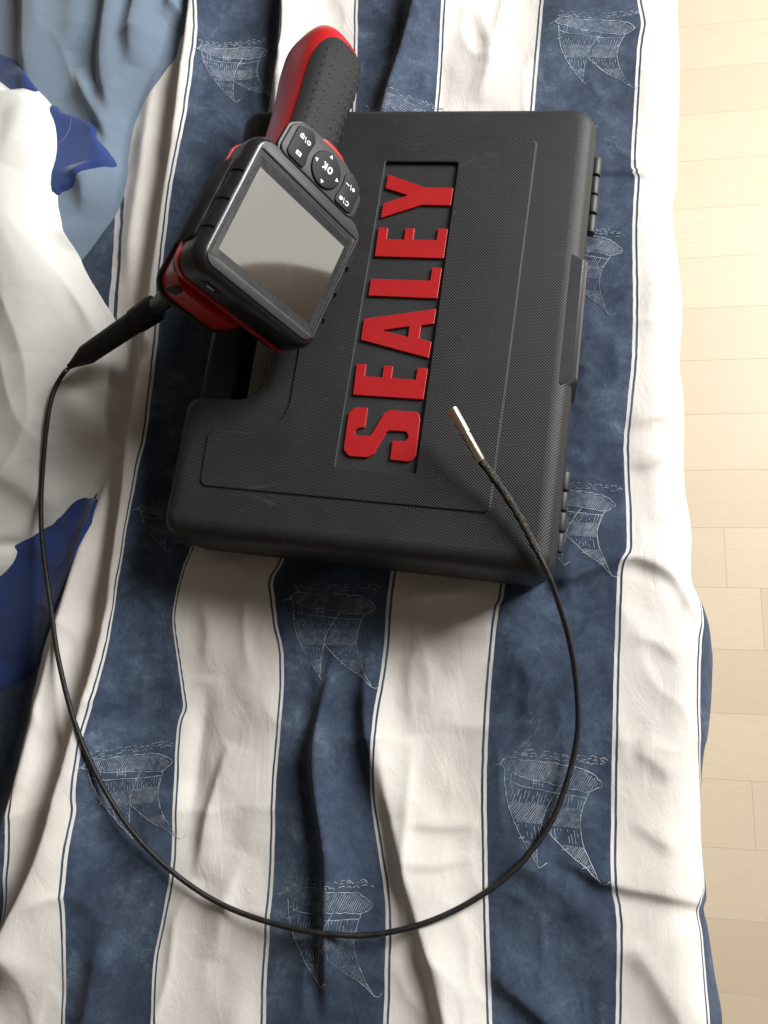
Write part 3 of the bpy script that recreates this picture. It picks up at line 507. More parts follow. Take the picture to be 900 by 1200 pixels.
# sail prints: thin ink lines lying on the cloth
def motif(a, b, seed):
    rnd = random.Random(seed); a = np.array(a); b = np.array(b); ax = b-a; sc = np.linalg.norm(ax); ay = np.array([ax[1], -ax[0]])
    if ay[1] > 0: ay = -ay
    V = []; F = []
    def w(p): q = a+ax*p[0]+ay*p[1]; return q
    def line(pts, wd, step=.0022):
        P = [w(p) for p in pts]; Q = []
        for p, q in zip(P[:-1], P[1:]):
            n = max(1, int(np.linalg.norm(q-p)/step))
            for i in range(n): Q.append(p+(q-p)*i/n)
        Q.append(P[-1]); Q = np.array(Q)
        if len(Q) < 2: return
        T = np.gradient(Q, axis=0); T /= np.linalg.norm(T, axis=1)[:, None]+1e-12; N = np.stack([-T[:, 1], T[:, 0]], 1); b0 = len(V)
        for q, nn in zip(Q, N):
            for s in (-1, 1):
                r = q+nn*s*wd*.5*rnd.uniform(.6, 1.3); V.append((r[0], r[1], sheet_z(r[0], r[1])+.0003))
        for i in range(len(Q)-1): k = b0+2*i; F.append((k, k+2, k+3, k+1) if True else 0)
    def curve(pts, wd, jit=.004):
        P = smooth_path(pts, 5); line([(x+rnd.uniform(-jit, jit), y+rnd.uniform(-jit, jit)) for x, y in P], wd)
    def inside(p, poly):
        c = False
        for i in range(len(poly)):
            x1, y1 = poly[i]; x2, y2 = poly[i-1]
            if (y1 > p[1]) != (y2 > p[1]) and p[0] < (x2-x1)*(p[1]-y1)/(y2-y1)+x1: c = not c
        return c
    def hatch(poly, y0, y1, slope, gap, wd, seglen=.09, dash=1.0):
        x = min(p[0] for p in poly)-.3
        while x < max(p[0] for p in poly)+.3:
            x += gap*rnd.uniform(.8, 1.2); y = y0; run = []
            while y < y1:
                p = (x+(y-y0)*slope, y)
                if inside(p, poly) and rnd.random() < dash: run.append(p)
                else:
                    if len(run) > 1: line([run[0], run[-1]], wd)
                    run = []
                y += .02
            if len(run) > 1: line([run[0], run[-1]], wd)
    O = .00042*sc/.06; Hh = .00026*sc/.06
    header = [(0, .08), (.08, .0), (.28, .02), (.48, .01), (.68, .03), (.86, .06), (1.0, .17), (.88, .25), (.72, .24), (.5, .21), (.28, .19), (.1, .13)]
    left = [(.05, .13), (.07, .32), (.13, .52), (.25, .74), (.40, .95), (.41, .72), (.47, .46), (.60, .22), (.3, .20)]
    right = [(.60, .22), (.50, .42), (.44, .60), (.66, .80), (.86, .93), (1.0, 1.05), (.88, .84), (.81, .64), (.81, .46), (.88, .25)]
    curve(header+[header[0]], O, .008)
    curve(left[:5], O); curve(left[4:8], O); curve([left[4], (.43, .98), (.46, .96), (.50, .93)], O, .002)
    curve(right[2:6], O); curve(right[5:10], O); curve([right[5], (1.05, 1.06), (1.09, 1.02)], O, .002)
    curve([(.06, .21), (.2, .26), (.4, .28), (.6, .30), (.85, .31)], O, .004)
    for x in (.12, .16, .34, .37, .40, .43): line([(x, .15), (x-.005, .26)], Hh*1.3)
    for y in (.19, .225): line([(.33, y), (.44, y+.005)], Hh)
    hatch(header, -.02, .26, -.55, .022, Hh)
    for poly in (left, right):
        hatch(poly, .30, .44, -.25, .030, Hh, dash=.8); hatch(poly, .42, .62, -.7, .021, Hh); hatch(poly, .62, .76, .2, .034, Hh, dash=.7); hatch(poly, .76, 1.05, -.7, .021, Hh)
    for r in range(3):
        x = .02+rnd.random()*.05
        while x < 1.02:
            l = rnd.uniform(.03, .07); y = -.015-.03*r+rnd.uniform(-.008, .008); 
            if rnd.random() < .75: curve([(x, y), (x+l*.5, y-.012), (x+l, y+rnd.uniform(-.01, .01))], O*.8, .002)
            x += l+rnd.uniform(.01, .04)
    line([(-.07, .10), (.0, .07), (.05, .02)], O*.8)
    for _ in range(5):
        x, y = rnd.choice(left[1:4]+right[3:5]); line([(x-.03, y+.01), (x+.03, y-.01)], O*.8)
    o = link('sail_print', V, F, M_INK, sheet, True)
    return o
for i, (a, b) in enumerate([[(-0.2641, 0.5129), (-0.2106, 0.5234)], [(-0.2715, 0.1209), (-0.2366, 0.1275)], [(-0.2898, -0.0553), (-0.2352, -0.0449)], [(-0.1586, 0.0627), (-0.0983, 0.0639)], [(-0.1498, -0.1252), (-0.0921, -0.1217)], [(0.0261, 0.5148), (0.0864, 0.5099)], [(0.0179, 0.3325), (0.0727, 0.3204)], [(0.0086, 0.1378), (0.0622, 0.1336)], [(-0.0133, -0.0387), (0.0495, -0.0418)], [(-0.1247, 0.448), (-0.0645, 0.4417)], [(-0.1845, 0.2691), (-0.1304, 0.2659)]]):
    motif(a, b, i+3)

# ------------------------------------------------------------ clothes lying at the left
def cloth_piece(name, fn, poly, mat, ds=.0013, margin=.006):
    P = np.array(poly); x0, y0 = P.min(0)-margin-.002; x1, y1 = P.max(0)+margin+.002
    gx = np.arange(x0, x1, ds); gy = np.arange(y0, y1, ds); GX, GY = np.meshgrid(gx, gy)
    z, d = fn(GX, GY); v = np.stack([GX, GY, z], -1).reshape(-1, 3); n = len(gx)
    gy_, gx_ = np.gradient(d, ds); gl = gx_**2+gy_**2+1e-9
    near = np.abs(d) < ds*.5
    SX = np.where(near, GX-d*gx_/gl, GX); SY = np.where(near, GY-d*gy_/gl, GY)
    okm = near & (np.hypot(SX-GX, SY-GY) < ds*1.1); SX = np.where(okm, SX, GX); SY = np.where(okm, SY, GY)
    z2, d2 = fn(SX, SY); v = np.stack([SX, SY, z2], -1).reshape(-1, 3)
    ok = (d > -margin)
    q = (np.arange(len(gy)-1)[:, None]*n+np.arange(n-1)[None, :])
    m = ok[:-1, :-1] & ok[:-1, 1:] & ok[1:, :-1] & ok[1:, 1:]; q = q[m].ravel()
    quads = np.stack([q, q+1, q+n+1, q+n], 1); used = np.unique(quads); mp = np.full(len(v), -1); mp[used] = np.arange(len(used))
    return fast_mesh(name, v[used], mp[quads], mat)
grey = cloth_piece('faded_garment', z_grey, GREY_OUT, M_GREY)
tag(grey, 'crumpled faded grey-blue jersey garment lying at the top left corner of the bed', 'clothing')
white = cloth_piece('white_garment', z_white, WHITE_OUT, M_WHITE)
tag(white, 'plump white cloth bundled at the left edge of the bed beneath the black plug', 'clothing')
royal = cloth_piece('blue_garment', z_blue, BLUE_OUT, M_ROYAL)
tag(royal, 'bright royal blue cloth showing below the white cloth at the left edge', 'clothing')
def z_flap(poly, lift):
    def f(x, y):
        d = poly_sd(x, y, poly); base = z_grey(x, y)[0]; e2 = np.clip(d/.006, 0, 1)
        z = base+lift+.0016*np.sqrt(np.clip(1-(1-e2)**2, 0, 1))
        return np.where(d > 0, z, base+lift+d*1.4), d
    return f
trim = bpy.data.objects.new('blue_collar', None); COL.objects.link(trim); 
trim.location = (float(BLUE_FLAP[0][0][0]), float(BLUE_FLAP[0][0][1]), 0); tag(trim, 'small royal blue stitched collar poking out between white cloth and grey-blue garment', 'clothing')
bpy.context.view_layer.update()
for nm, poly, lift in (('collar_band', BLUE_FLAP[0], .003), ('collar_back', BLUE_FLAP[1], .001)):
    o = cloth_piece(nm, z_flap(poly, lift), poly, M_ROYAL, .0012, .003); o.parent = trim; o.matrix_parent_inverse = Matrix.Translation(-trim.location)
def stitches(pts, parent, nm='stitching'):
    V = []; F = []
    P = smooth_path(pts, 10); d = 0
    for a, b in zip(P[:-1], P[1:]):
        v, f, u = tube([(a[0], a[1], 0), ((a[0]*.3+b[0]*.7), (a[1]*.3+b[1]*.7), 0)], .00018, 5)
        zz = z_flap(BLUE_FLAP[0], .003)(np.array([a[0]]), np.array([a[1]]))[0][0]
        k = len(V); V += [(p[0], p[1], p[2]+zz+.0001) for p in v]; F += [tuple(i+k for i in t) for t in f]
    o = link(nm, V, F, simple('pale_thread', (.25, .32, .55), .8), parent); o.matrix_parent_inverse = Matrix.Translation(-parent.location); o['kind'] = 'stuff'
stitches([(-0.3639, 0.446), (-0.364, 0.4363), (-0.3672, 0.427), (-0.3704, 0.4225)], trim)

# ------------------------------------------------------------ tool case (millimetres in its own frame)
case = empty('tool_case', (CASE_X, CASE_Y, 0), 'black textured plastic tool case with raised red lettering lying shut on the striped cover', 'tool case')
case.rotation_euler = (0, 0, CASE_ROT)
OUT = [(-130, -154, 15), (124, -154, 15), (125, 168, 17), (-129, 168, 15), (-130, 64, 13), (-80, 64, 15), (-80, -54, 15), (-130, -54, 13)]
def rp(i): return round_poly(OUT, i, 9)
base_prof = [(7, 0), (4, 1.2), (2.2, 4), (1.2, 10), (.6, 28), (1.6, 30.6)]
v, f = loft([z_ring(rp(i), z) for i, z in base_prof]); link('base', scale_v(v), f, M_SMOOTH, case, True, None, 35)
lid_prof = [(1.6, 30.8), (.2, 31.6), (.0, 33), (.6, 44), (1.2, 50)]
for k in range(1, 11):
    th = math.pi/2*k/10; lid_prof.append((1.2+12*(1-math.cos(th)), 50.5+12.5*math.sin(th)))
rings = [z_ring(rp(i), z) for i, z in lid_prof]
V, F = loft(rings, True, False)
PANEL = [(-105, -119, 5), (82, -119, 4), (86, 138, 5), (-101, 138, 5), (-102, 89, 5), (-54, 89, 24), (-54, -81, 24), (-106, -81, 5)]
RECESS = [(-17.2, -98.8, 1.2), (34.4, -98.8, 1.2), (35.4, 120, 2.2), (-14.8, 120, 1.2)]
def cap(V, F, loops):
    idx = [i for lp in loops for i in lp]
    for t in tessellate_polygon([[Vector(V[i]) for i in lp] for lp in loops]):
        t = [idx[i] for i in t]; a, b, c = [Vector(V[i]) for i in t]
        if (b-a).cross(c-a).length < 1e-9: continue
        if (b-a).cross(c-a).z < 0: t.reverse()
        F.append(tuple(t))
def add_ring(V, pts, z): k = len(V); V += z_ring(pts, z); return list(range(k, k+len(pts)))
def wall(F, a, b):
    n = len(a)
    for j in range(n): F.append((a[j], a[(j+1) % n], b[(j+1) % n], b[j]))
outer = list(range(len(V)-len(rings[0]), len(V)))
nflat0 = len(F)
zt = 63.0
p0 = add_ring(V, round_poly(PANEL, -.5, 9), zt); p1 = add_ring(V, round_poly(PANEL, -.1, 9), zt+.12); p2 = add_ring(V, round_poly(PANEL, .25, 9), zt+.75); p3 = add_ring(V, round_poly(PANEL, .7, 9), zt+.95)
cap(V, F, [outer, p0]); wall(F, p0, p1); wall(F, p1, p2); wall(F, p2, p3)
r0 = add_ring(V, round_poly(RECESS, -.5, 6), zt+.95); r1 = add_ring(V, round_poly(RECESS, -.05, 6), zt+.7); r2 = add_ring(V, round_poly(RECESS, .15, 6), zt-1.6)
cap(V, F, [p3, r0]); wall(F, r0, r1); wall(F, r1, r2)
lid = link('lid', scale_v(V), F, M_KNURL, case, True, None, 30)
for p_ in lid.data.polygons:
    if p_.index >= nflat0: p_.use_smooth = False
v, f = prism(round_poly(RECESS, .0, 6), zt-4, zt-1.45, .1); link('name_panel', scale_v(v), f, M_PANEL, case, False)
# raised red lettering: S E A L E Y reading up the case
def smooth_closed(pts, corner):
    """round the marked corners of a letter outline"""
    return pts
LET = {
 'S': ([(-1.9, -58.0, .6), (-1.9, -71.2, .5), (-6.2, -71.8, 2.4), (-8.6, -74.4, 1.8), (-7.0, -76.8, 1.6), (1.0, -76.7, 1.6), (2.9, -75.4, 1.2), (9.0, -60.9, 3.0), (13.2, -58.4, 3.0), (30.8, -58.2, 3.8), (32.6, -63.0, 3.5), (33.0, -87.5, 4.0), (29.5, -91.2, 3.5), (17.0, -90.9, .5), (16.8, -78.3, .5), (25.0, -78.2, 1.6), (26.8, -75.2, 1.8), (25.0, -71.8, 1.6), (14.2, -71.9, 1.4), (12.2, -73.4, 1.2), (6.0, -88.2, 2.0), (2.6, -90.6, 2.0), (-9.6, -90.8, 3.5), (-13.6, -86.8, 3.5), (-13.9, -62.4, 4.2), (-10.4, -58.2, 3.6)], []),
 'E': ([(-12.9, -49.9, .3), (32.9, -49.8, .3), (33.2, -28.8, .3), (26.4, -28.7, .3), (26.3, -36.9, .3), (10.6, -36.9, .3), (10.5, -28.7, .3), (4.4, -28.8, .3), (4.4, -36.8, .3), (-7.0, -36.7, .3), (-7.2, -28.6, .3), (-13.6, -28.5, .3)], []),
 'A': ([(-13.3, -11.8, .3), (32.8, -21.8, .3), (33.2, -10.6, .3), (24.9, -8.4, .3), (25.0, .4, .3), (33.3, 2.0, .3), (33.4, 12.6, .3), (-13.4, 3.2, .3)], [(-0.4, -4.3, .2), (17.4, -.6, .2), (17.4, -8.0, .2)]),
 'L': ([(-12.8, 19.8, .3), (33.2, 19.8, .3), (33.6, 41.6, .3), (27.0, 41.7, .3), (26.9, 32.3, .3), (-12.8, 32.0, .3)], []),
 'E2': ([(-12.6, 48.5, .3), (33.9, 48.6, .3), (34.1, 70.2, .3), (27.5, 70.3, .3), (27.4, 61.8, .3), (11.8, 61.6, .3), (11.8, 70.0, .3), (5.5, 70.0, .3), (5.5, 61.5, .3), (-6.4, 61.5, .3), (-6.4, 69.9, .3), (-13.0, 70.1, .3)], []),
 'Y': ([(-12.4, 77.2, .3), (14.5, 87.7, .3), (33.8, 87.6, .3), (34.0, 100.9, .3), (14.6, 101.0, .3), (-12.1, 110.6, .3), (-12.3, 99.9, .3), (3.9, 94.7, .3), (-12.3, 88.2, .3)], [])}
def shrink_r(c):
    """keep neighbouring corner arcs from overlapping"""
    out = []; N = len(c)
    for i in range(N):
        p0, p1, p2 = np.array(c[i-1][:2]), np.array(c[i][:2]), np.array(c[(i+1) % N][:2])
        a = p1-p0; la = np.linalg.norm(a); b = p2-p1; lb = np.linalg.norm(b)
        co = a@b/la/lb; tn = math.tan(math.acos(max(-1, min(1, co)))/2)
        out.append((c[i][0], c[i][1], min(c[i][2], .46*min(la, lb)/max(tn, .05))))
    return out
for key, (pts, hole) in LET.items():
    pts = [(x, y, r) for x, y, r in pts]
    A = sum(p[0]*q[1]-q[0]*p[1] for p, q in zip(pts, pts[1:]+pts[:1]))
    if A < 0: pts.reverse()
    hs = []
    if hole:
        hp = list(hole); 
        if sum(p[0]*q[1]-q[0]*p[1] for p, q in zip(hp, hp[1:]+hp[:1])) < 0: hp.reverse()
        hs = [list(reversed(round_poly(shrink_r(hp), 0, 4)))]
    v, f = prism(round_poly(shrink_r(pts), 0, 6 if key == 'S' else 3), zt-1.6, zt+.15, .32, hs, 2)
    o = link('letter', scale_v(v), f, M_LETTER, case, False); o['label'] = 'raised red letter '+key[0]
# handle bar, hinges, side catch
v, f = loft([z_ring(round_poly([(-128+i, -56, .2), (-101-i, -56, .2), (-101-i, 62, .2), (-128+i, 62, .2)], 0, 2), z) for i, z in ((5, 17), (1.5, 19), (0, 24), (0, 38), (1, 42), (3, 44.5), (6, 45.6))])
link('handle', scale_v(v), f, M_SMOOTH, case, True, None, 50)
for ys_, ye_, HX in ((86, 144.5, 126.2), (-134, -81, 124.4)):
    h = link('hinge', *[scale_v(prism([(118, ys_-1), (124.0, ys_-1), (124.0, ye_+1), (118, ye_+1)], 24, 39, .4)[0]), prism([(118, ys_-1), (124.0, ys_-1), (124.0, ye_+1), (118, ye_+1)], 24, 39, .4)[1]], M_SMOOTH, case, False)
    n = 4; L = (ye_-ys_)/n
    for i in range(n):
        a = ys_+i*L+.7; b = ys_+(i+1)*L-.7; r = 3.9 if i % 2 else 3.5
        v, f = lathe((HX, a, 35), (HX, b, 35), [(0, r-.5), (.3, r-.1), (.6, r), (b-a-.6, r), (b-a-.3, r-.1), (b-a, r-.5)], 20)
        link('hinge_knuckle', scale_v(v), f, M_SMOOTH, h, True, None, 40)
CT = [(109.5, -26), (116.5, -35), (126.4, -28.5), (126.4, 52.5), (111.5, 58.5)]
r_ = []
for i, z in ((0, 20), (0, 54), (.3, 58), (1.2, 61), (2.4, 62.4)):
    r_.append([(x-(i*1.6 if x > 125 else 0), y+(i*.6 if y < -20 else -i*.6), z) for x, y in CT])
v, f = loft(r_); link('side_catch', scale_v(v), f, plastic('worn_black_plastic', (.035, .036, .04), .36, .5, .3), case, True, None, 35)
for x, y in ((-129, -64), (-128, -141), (-129, 70), (-128, 148)):
    v, f = lathe((x, y, 8), (x, y, 60), [(0, 6), (1.5, 7.2), (40, 7.2), (46, 6.4), (50, 4), (51.5, .5)], 24); link('corner_stud', scale_v(v), f, M_SMOOTH, case, True, None, 50)

# ------------------------------------------------------------ inspection camera (millimetres in its own frame, +z out of the display)
dev = empty('inspection_camera', (0, 0, 0), 'black and red pistol-grip inspection camera with blank display resting across the case edge', 'inspection camera')
DEV_M = Matrix([[0.530297, 0.310601, 0.788868], [-0.261735, 0.945001, -0.196131], [-0.806399, -0.102466, 0.582426]]).to_4x4(); DEV_O = Vector([-0.13738, 0.2539, 0.12283])
dev.matrix_world = Matrix.Translation(DEV_O) @ DEV_M
bpy.context.view_layer.update()
def dl(v): return [tuple(c*.001 for c in p) for p in v]
HEAD = [(-46, -47, 11), (45.5, -47, 11), (46, 43, 9), (31, 50, 6), (-33, 50, 6), (-46, 50, 12)]
HEAD = [(-46.5, -46.5, 13), (46, -46.5, 13), (46, 44, 10), (36, 49.5, 8), (-46.5, 49.5, 12)]
def hp(i): return round_poly(HEAD, i, 8)
prof = [(.6, -23.6), (.1, -22.6), (0, -20), (0, -9)]
for k in range(1, 9):
    th = math.pi/2*k/8; prof.append((6*(1-math.cos(th)), -9+9.2*math.sin(th)))
prof += [(6.6, .1)]
v, f = loft([z_ring(hp(i), z) for i, z in prof]); hous = link('housing', dl(v), f, M_BLACK, dev, True, None, 40)
v, f = loft([z_ring(hp(i), z) for i, z in ((1.5, -28), (.1, -27.5), (-.6, -26.5), (-.6, -24), (.4, -23.3))]); link('red_rim', dl(v), f, M_RED, dev, True, None, 40)
v, f = loft([z_ring(hp(i), z) for i, z in ((9, -40), (5, -38.5), (2.5, -35), (1.2, -30), (1.0, -27))]); link('rear_housing', dl(v), f, M_RUB, dev, True, None, 40)
BEZ = [(-41, -41.5, 7), (40.5, -41.5, 7), (40.5, 40, 7), (35, 45.5, 6), (-41, 45.5, 8)]
SCR = [(-39.6, -34.3, 1.2), (39.6, -34.3, 1.2), (39.6, 34.3, 1.2), (-39.6, 34.3, 1.2)]
def hole_of(c, inset): return list(reversed(round_poly(c, inset, 6)))
v, f = prism(round_poly(BEZ, 0, 8), -1, .9, .5, [hole_of([(-40.4, -36.6, 1.5), (40.4, -36.6, 1.5), (40.4, 37.4, 1.5), (-40.4, 37.4, 1.5)], 0)]); link('bezel', dl(v), f, M_GUN, dev, True, None, 30)
v, f = prism(round_poly([(-40.4, -36.6, 1.5), (40.4, -36.6, 1.5), (40.4, 37.4, 1.5), (-40.4, 37.4, 1.5)], 0, 4), -3, -.5, .1); link('gasket', dl(v), f, M_GASKET, dev, False)
v, f = prism(round_poly([(-39.0, -35.6, 1), (39.6, -35.6, 1), (39.6, 34.2, 1), (-39.0, 34.2, 1)], 0, 4), -3, .1, .15); link('screen_border', dl(v), f, M_BORDER, dev, False)
v, f = prism(round_poly([(-36, -30.5, .3), (34.8, -30.5, .3), (34.8, 27.5, .3), (-36, 27.5, .3)], 0, 3), -1, .16, .03); link('screen', dl(v), f, M_SCREEN, dev, False)
# ribs set across the two long edges
for sx in (-1, 1):
    for y in (22.5, 2.5, -17):
        v, f = loft([z_ring(round_poly([(sx*46.4-4.6, y-4.4, 1.6), (sx*46.4+1.1, y-4.4, .8), (sx*46.4+1.1, y+4.4, .8), (sx*46.4-4.6, y+4.4, 1.6)], i, 5), z) for i, z in ((0, -14), (0, -5.0), (.2, -3.6))])
        V2 = []
        for (x, yy, z) in v:
            # bend the rib over the rounded edge
            edge = 46.3; dx = abs(x)-(edge-6); 
            V2.append((x, yy, z))
        P = []; 
        A_ = [(th, 6+1.0) for th in np.linspace(0, 1.15, 9)]
        vv = []; ff = []
        for th, rr in A_:
            cx_ = sx*(46.3-6+rr*math.cos(th)); cz_ = -9+(rr*1.5+.1)*math.sin(th)
            for yy in (-4.4, -4.0, 4.0, 4.4):
                dd = .35 if abs(yy) > 4.2 else 0
                vv.append((cx_-sx*dd*math.cos(th), y+yy, cz_-dd*math.sin(th)))
        for i in range(8):
            for j in range(3):
                a = i*4+j; q = (a, a+1, a+5, a+4); ff.append(q if sx < 0 else tuple(reversed(q)))
        # skirts down into the shell
        nb = len(vv)
        for i, (th, rr) in enumerate(A_):
            r2 = rr-1.6; cx_ = sx*(46.3-6+r2*math.cos(th)); cz_ = -9+r2*1.5*math.sin(th)
            vv.append((cx_, y-4.4, cz_)); vv.append((cx_, y+4.4, cz_))
        for i in range(8):
            ff.append((i*4, i*4+4, nb+2*i+2, nb+2*i)); ff.append((i*4+3, nb+2*i+1, nb+2*i+3, i*4+7))
        ff.append((32, 33, 34, 35, nb+17, nb+16)); ff.append((0, nb, nb+1, 3, 2, 1))
        link('edge_rib', dl(vv), ff, M_BLACK, dev, True, None, 40)
# rubber port cover along the left side
cov = []
for i, w in ((0, -44), (0, -47.2), (.6, -47.8)):
    pts = round_poly([(-28, -35.5, 5), (30, -35.5, 5), (30, -13, 4), (-28, -13, 4)], i, 6)
    cov.append([(w, a+2.2*math.exp(-((b+24)/6)**2)*0, b+.7*math.sin(a*.22)) for a, b in reversed(pts)])
v, f = loft(cov); link('port_cover', dl(v), f, M_RUB2, dev, True, None, 50)
# usb socket on the lower side
v, f = prism(round_poly([(-31, -14, 1.6), (-20, -14, 1.6), (-20, -8.4, 1.6), (-31, -8.4, 1.6)], 0, 5), 0, .5, .2); v = [(x, -46.6-z, y) for x, y, z in v]; sk = link('usb_socket', dl(v), [tuple(reversed(q)) for q in f], M_GASKET, dev, False)
v, f = prism(round_poly([(-28.4, -12.3, .5), (-23, -12.3, .5), (-23.4, -10.2, .5), (-28, -10.2, .5)], 0, 4), 0, .9, .2); v = [(x, -46.6-z, y) for x, y, z in v]; link('socket_pins', dl(v), [tuple(reversed(q)) for q in f], simple('tin_contact', (.6, .6, .58), .3, 1.0), sk, False)
# barrel behind the head
BAR = [(-40, -50, 12), (10, -50, 9), (10, 4, 12), (-40, 4, 12)]
def bp(i): return round_poly(BAR, i, 8)
v, f = loft([z_ring(bp(i), z) for i, z in ((.4, -53), (.2, -48), (-.4, -42), (-.6, -30))]); link('barrel', dl(v), f, M_RED, dev, True, None, 40)
v, f = prism([(-41, -54), (-36, -36), (-27, -36), (-41, -57)][::-1], 0, .5, .1)
# dark grey wedge on the side of the barrel
tri = [(-44.9, -40, -32), (-44.9, -22, -31), (-44.9, -30, -55)]
v, f = loft([z_ring(bp(i), z) for i, z in ((17, -72), (12, -70), (6, -66), (1.5, -61), (-1.0, -57), (-1.4, -54), (-1.0, -52.4), (.4, -52))]); link('barrel_cap', dl(v), f, M_RUB, dev, True, None, 40)
v, f = prism(round_poly([(-37, -49, 2), (-20, -31, 2), (-37, -31, 3)], 0, 4), 0, .45, .15)
v2 = [(x, -49.7-z, y) for x, y, z in v]; link('side_panel', dl(v2), [tuple(reversed(q)) for q in f], M_RUB, dev, True, None, 30)
# neck and handle
BETA = R(19); ax = Vector((.045, math.cos(BETA), -math.sin(BETA))).normalized(); fr = Vector((0, math.sin(BETA), math.cos(BETA)))
HB = Vector((-6.5, 44, -20))
def sec(t, hw, hd, off=0, p=2.9, n=48, a0=0, a1=2*math.pi, grow=0):
    out = []
    for k in range(n):
        a = a0+(a1-a0)*k/(n if a1-a0 > 6.28 else n-1)
        c, s = math.cos(a), math.sin(a)
        x = math.copysign(abs(c)**(2/p), c)*(hw+grow); d = math.copysign(abs(s)**(2/p), s)*(hd+grow)
        q = HB+ax*t+fr*(d+off)+Vector((x, 0, 0)); out.append(tuple(q))
    return out
HS = [(0, 21, 20, -2), (16, 20.5, 20, -2), (34, 20, 21, -4), (55, 20, 22, -5), (80, 20.5, 23, -6), (100, 21.6, 24.5, -7), (116, 22.6, 26, -8), (128, 23, 26.5, -9), (148, 22.8, 26.5, -11), (160, 21, 24.5, -13), (168, 16.5, 19, -16), (172, 10, 11, -20), (173, 4, 5, -22)]
def hs(t):
    a = np.array(HS); return [float(np.interp(t, a[:, 0], a[:, i])) for i in (1, 2, 3)]
rings = [sec(t, *hs(t)) for t in list(range(0, 160, 5))+[161, 164, 167, 169, 171, 172, 173]]
v, f = loft(rings); link('handle_shell', dl(v), [tuple(reversed(q)) for q in f], M_RED, dev, True, None, 50)
T1 = 147.0
gr = []
NG = 41
for i in range(60):
    t = 18+(T1-18)*i/59
    # angular half width shrinks to a rounded end
    q = max(0, (t-98)/(T1-98)); wfac = math.sqrt(max(0, 1-q**2.2)) if q > 0 else 1
    cen = R(62); w0 = R(86)
    g = 1.2
    gr.append(sec(t, *hs(t), n=NG, a0=cen-w0*wfac-.001, a1=cen+w0*wfac+.001, grow=g))
gv = [p for r in gr for p in r]; gf = []
for i in range(59):
    for j in range(NG-1):
        a = i*NG+j; gf.append((a, a+1, a+NG+1, a+NG))
# skirt so the grip has thickness
def inner(t, a):
    hw, hd, off = hs(t); c, s = math.cos(a), math.sin(a); p = 2.9
    x = math.copysign(abs(c)**(2/p), c)*(hw-.6); d = math.copysign(abs(s)**(2/p), s)*(hd-.6)
    return tuple(HB+ax*t+fr*(d+off)+Vector((x, 0, 0)))
k0 = len(gv)
for i in range(60):
    t = 18+(T1-18)*i/59; q = max(0, (t-98)/(T1-98)); wfac = math.sqrt(max(0, 1-q**2.2)) if q > 0 else 1
    gv.append(inner(t, R(62)-R(86)*wfac)); gv.append(inner(t, R(62)+R(86)*wfac))
for i in range(59):
    gf.append((i*NG, i*NG+NG, k0+2*i+2, k0+2*i)); gf.append((i*NG+NG-1, k0+2*i+1, k0+2*i+3, (i+1)*NG+NG-1))
link('grip', dl(gv), gf, M_RUB, dev, True, None, 60)
# dimples: small raised studs on the grip
sv = []; sf = []
for r in range(11):
    for c in range(6):
        t = 34+r*9.6+(4.8 if c % 2 else 0); a = R(118-c*17)
        if t > 138 or (t > 124 and (c in (0, 5))): continue
        hw, hd, off = hs(t)
        q = Vector(sec(t, hw, hd, off, n=2, a0=a, a1=a+.001, grow=1.1)[0]); q2 = Vector(sec(t, hw, hd, off, n=2, a0=a, a1=a+.001, grow=3)[0]); nn = (q2-q).normalized()
        u_ = ax.cross(nn).normalized(); w_ = ax; b0 = len(sv)
        for rad, hgt in ((2.3, -.25), (1.9, .28), (1.25, .52), (.5, .6)):
            for k in range(12):
                an = 2*math.pi*k/12; sv.append(tuple(q+(u_*math.cos(an)+w_*math.sin(an))*rad+nn*hgt))
        for l_ in range(3):
            for k in range(12):
                a_ = b0+l_*12+k; b_ = b0+l_*12+(k+1) % 12; sf.append((a_, b_, b_+12, a_+12))
        sf.append(tuple(range(b0+36, b0+48)))
o = link('grip_studs', dl(sv), sf, M_RUB, dev, True); o['kind'] = 'stuff'
# neck block joining head and handle
v, f = loft([z_ring(round_poly([(-27, 30, 6), (29, 30, 6), (25, 66, 10), (-23, 66, 10)], i, 6), z) for i, z in ((4, -34), (0, -30), (0, -6), (1, -2), (2.5, -.6))]); link('neck', dl(v), f, M_RUB, dev, True, None, 40)
# button pad
PADO = [(-32, 44.5, 5), (31.5, 44.5, 5), (30.5, 61, 6), (23, 67.5, 6), (12, 71.5, 8), (0, 73, 14), (-13, 72.4, 8), (-25, 70.2, 5), (-31, 64, 5)]
v, f = prism(round_poly(shrink_r(PADO), 0, 6), -2.5, 1.7, .9, (), 3); pad = link('button_pad', dl(v), f, M_GUN, dev, True, None, 40)
v, f = prism(round_poly(shrink_r(PADO), -1.5, 6), -3, .2, .3, (), 2); link('pad_surround', dl(v), f, M_GASKET, dev, True, None, 40)
v, f = prism(round_poly(shrink_r([(-16, 66, 4), (16, 66, 4), (8, 74.5, 6), (0, 75.6, 6), (-8, 75, 6)]), 0, 5), -6, .6, .5); link('red_accent', dl(v), f, M_RED, dev, True, None, 40)
circ = [(.4+11.2*math.cos(2*math.pi*k/48), 57.2+11.6*math.sin(2*math.pi*k/48)) for k in range(48)]
v, f = prism(circ, .5, 3.0, 1.0, (), 4); okb = link('round_button', dl(v), f, M_BTN, pad, True, None, 50)
LB = [(-27.6, 47.5, 3), (-25, 44.3+1.4, 2), (-14, 44.8+.8, 1.5), (-13.0, 49, 3), (-14.2, 57, 6), (-13, 66, 4), (-17, 70.5, 3), (-27.6, 66.8, 4)]
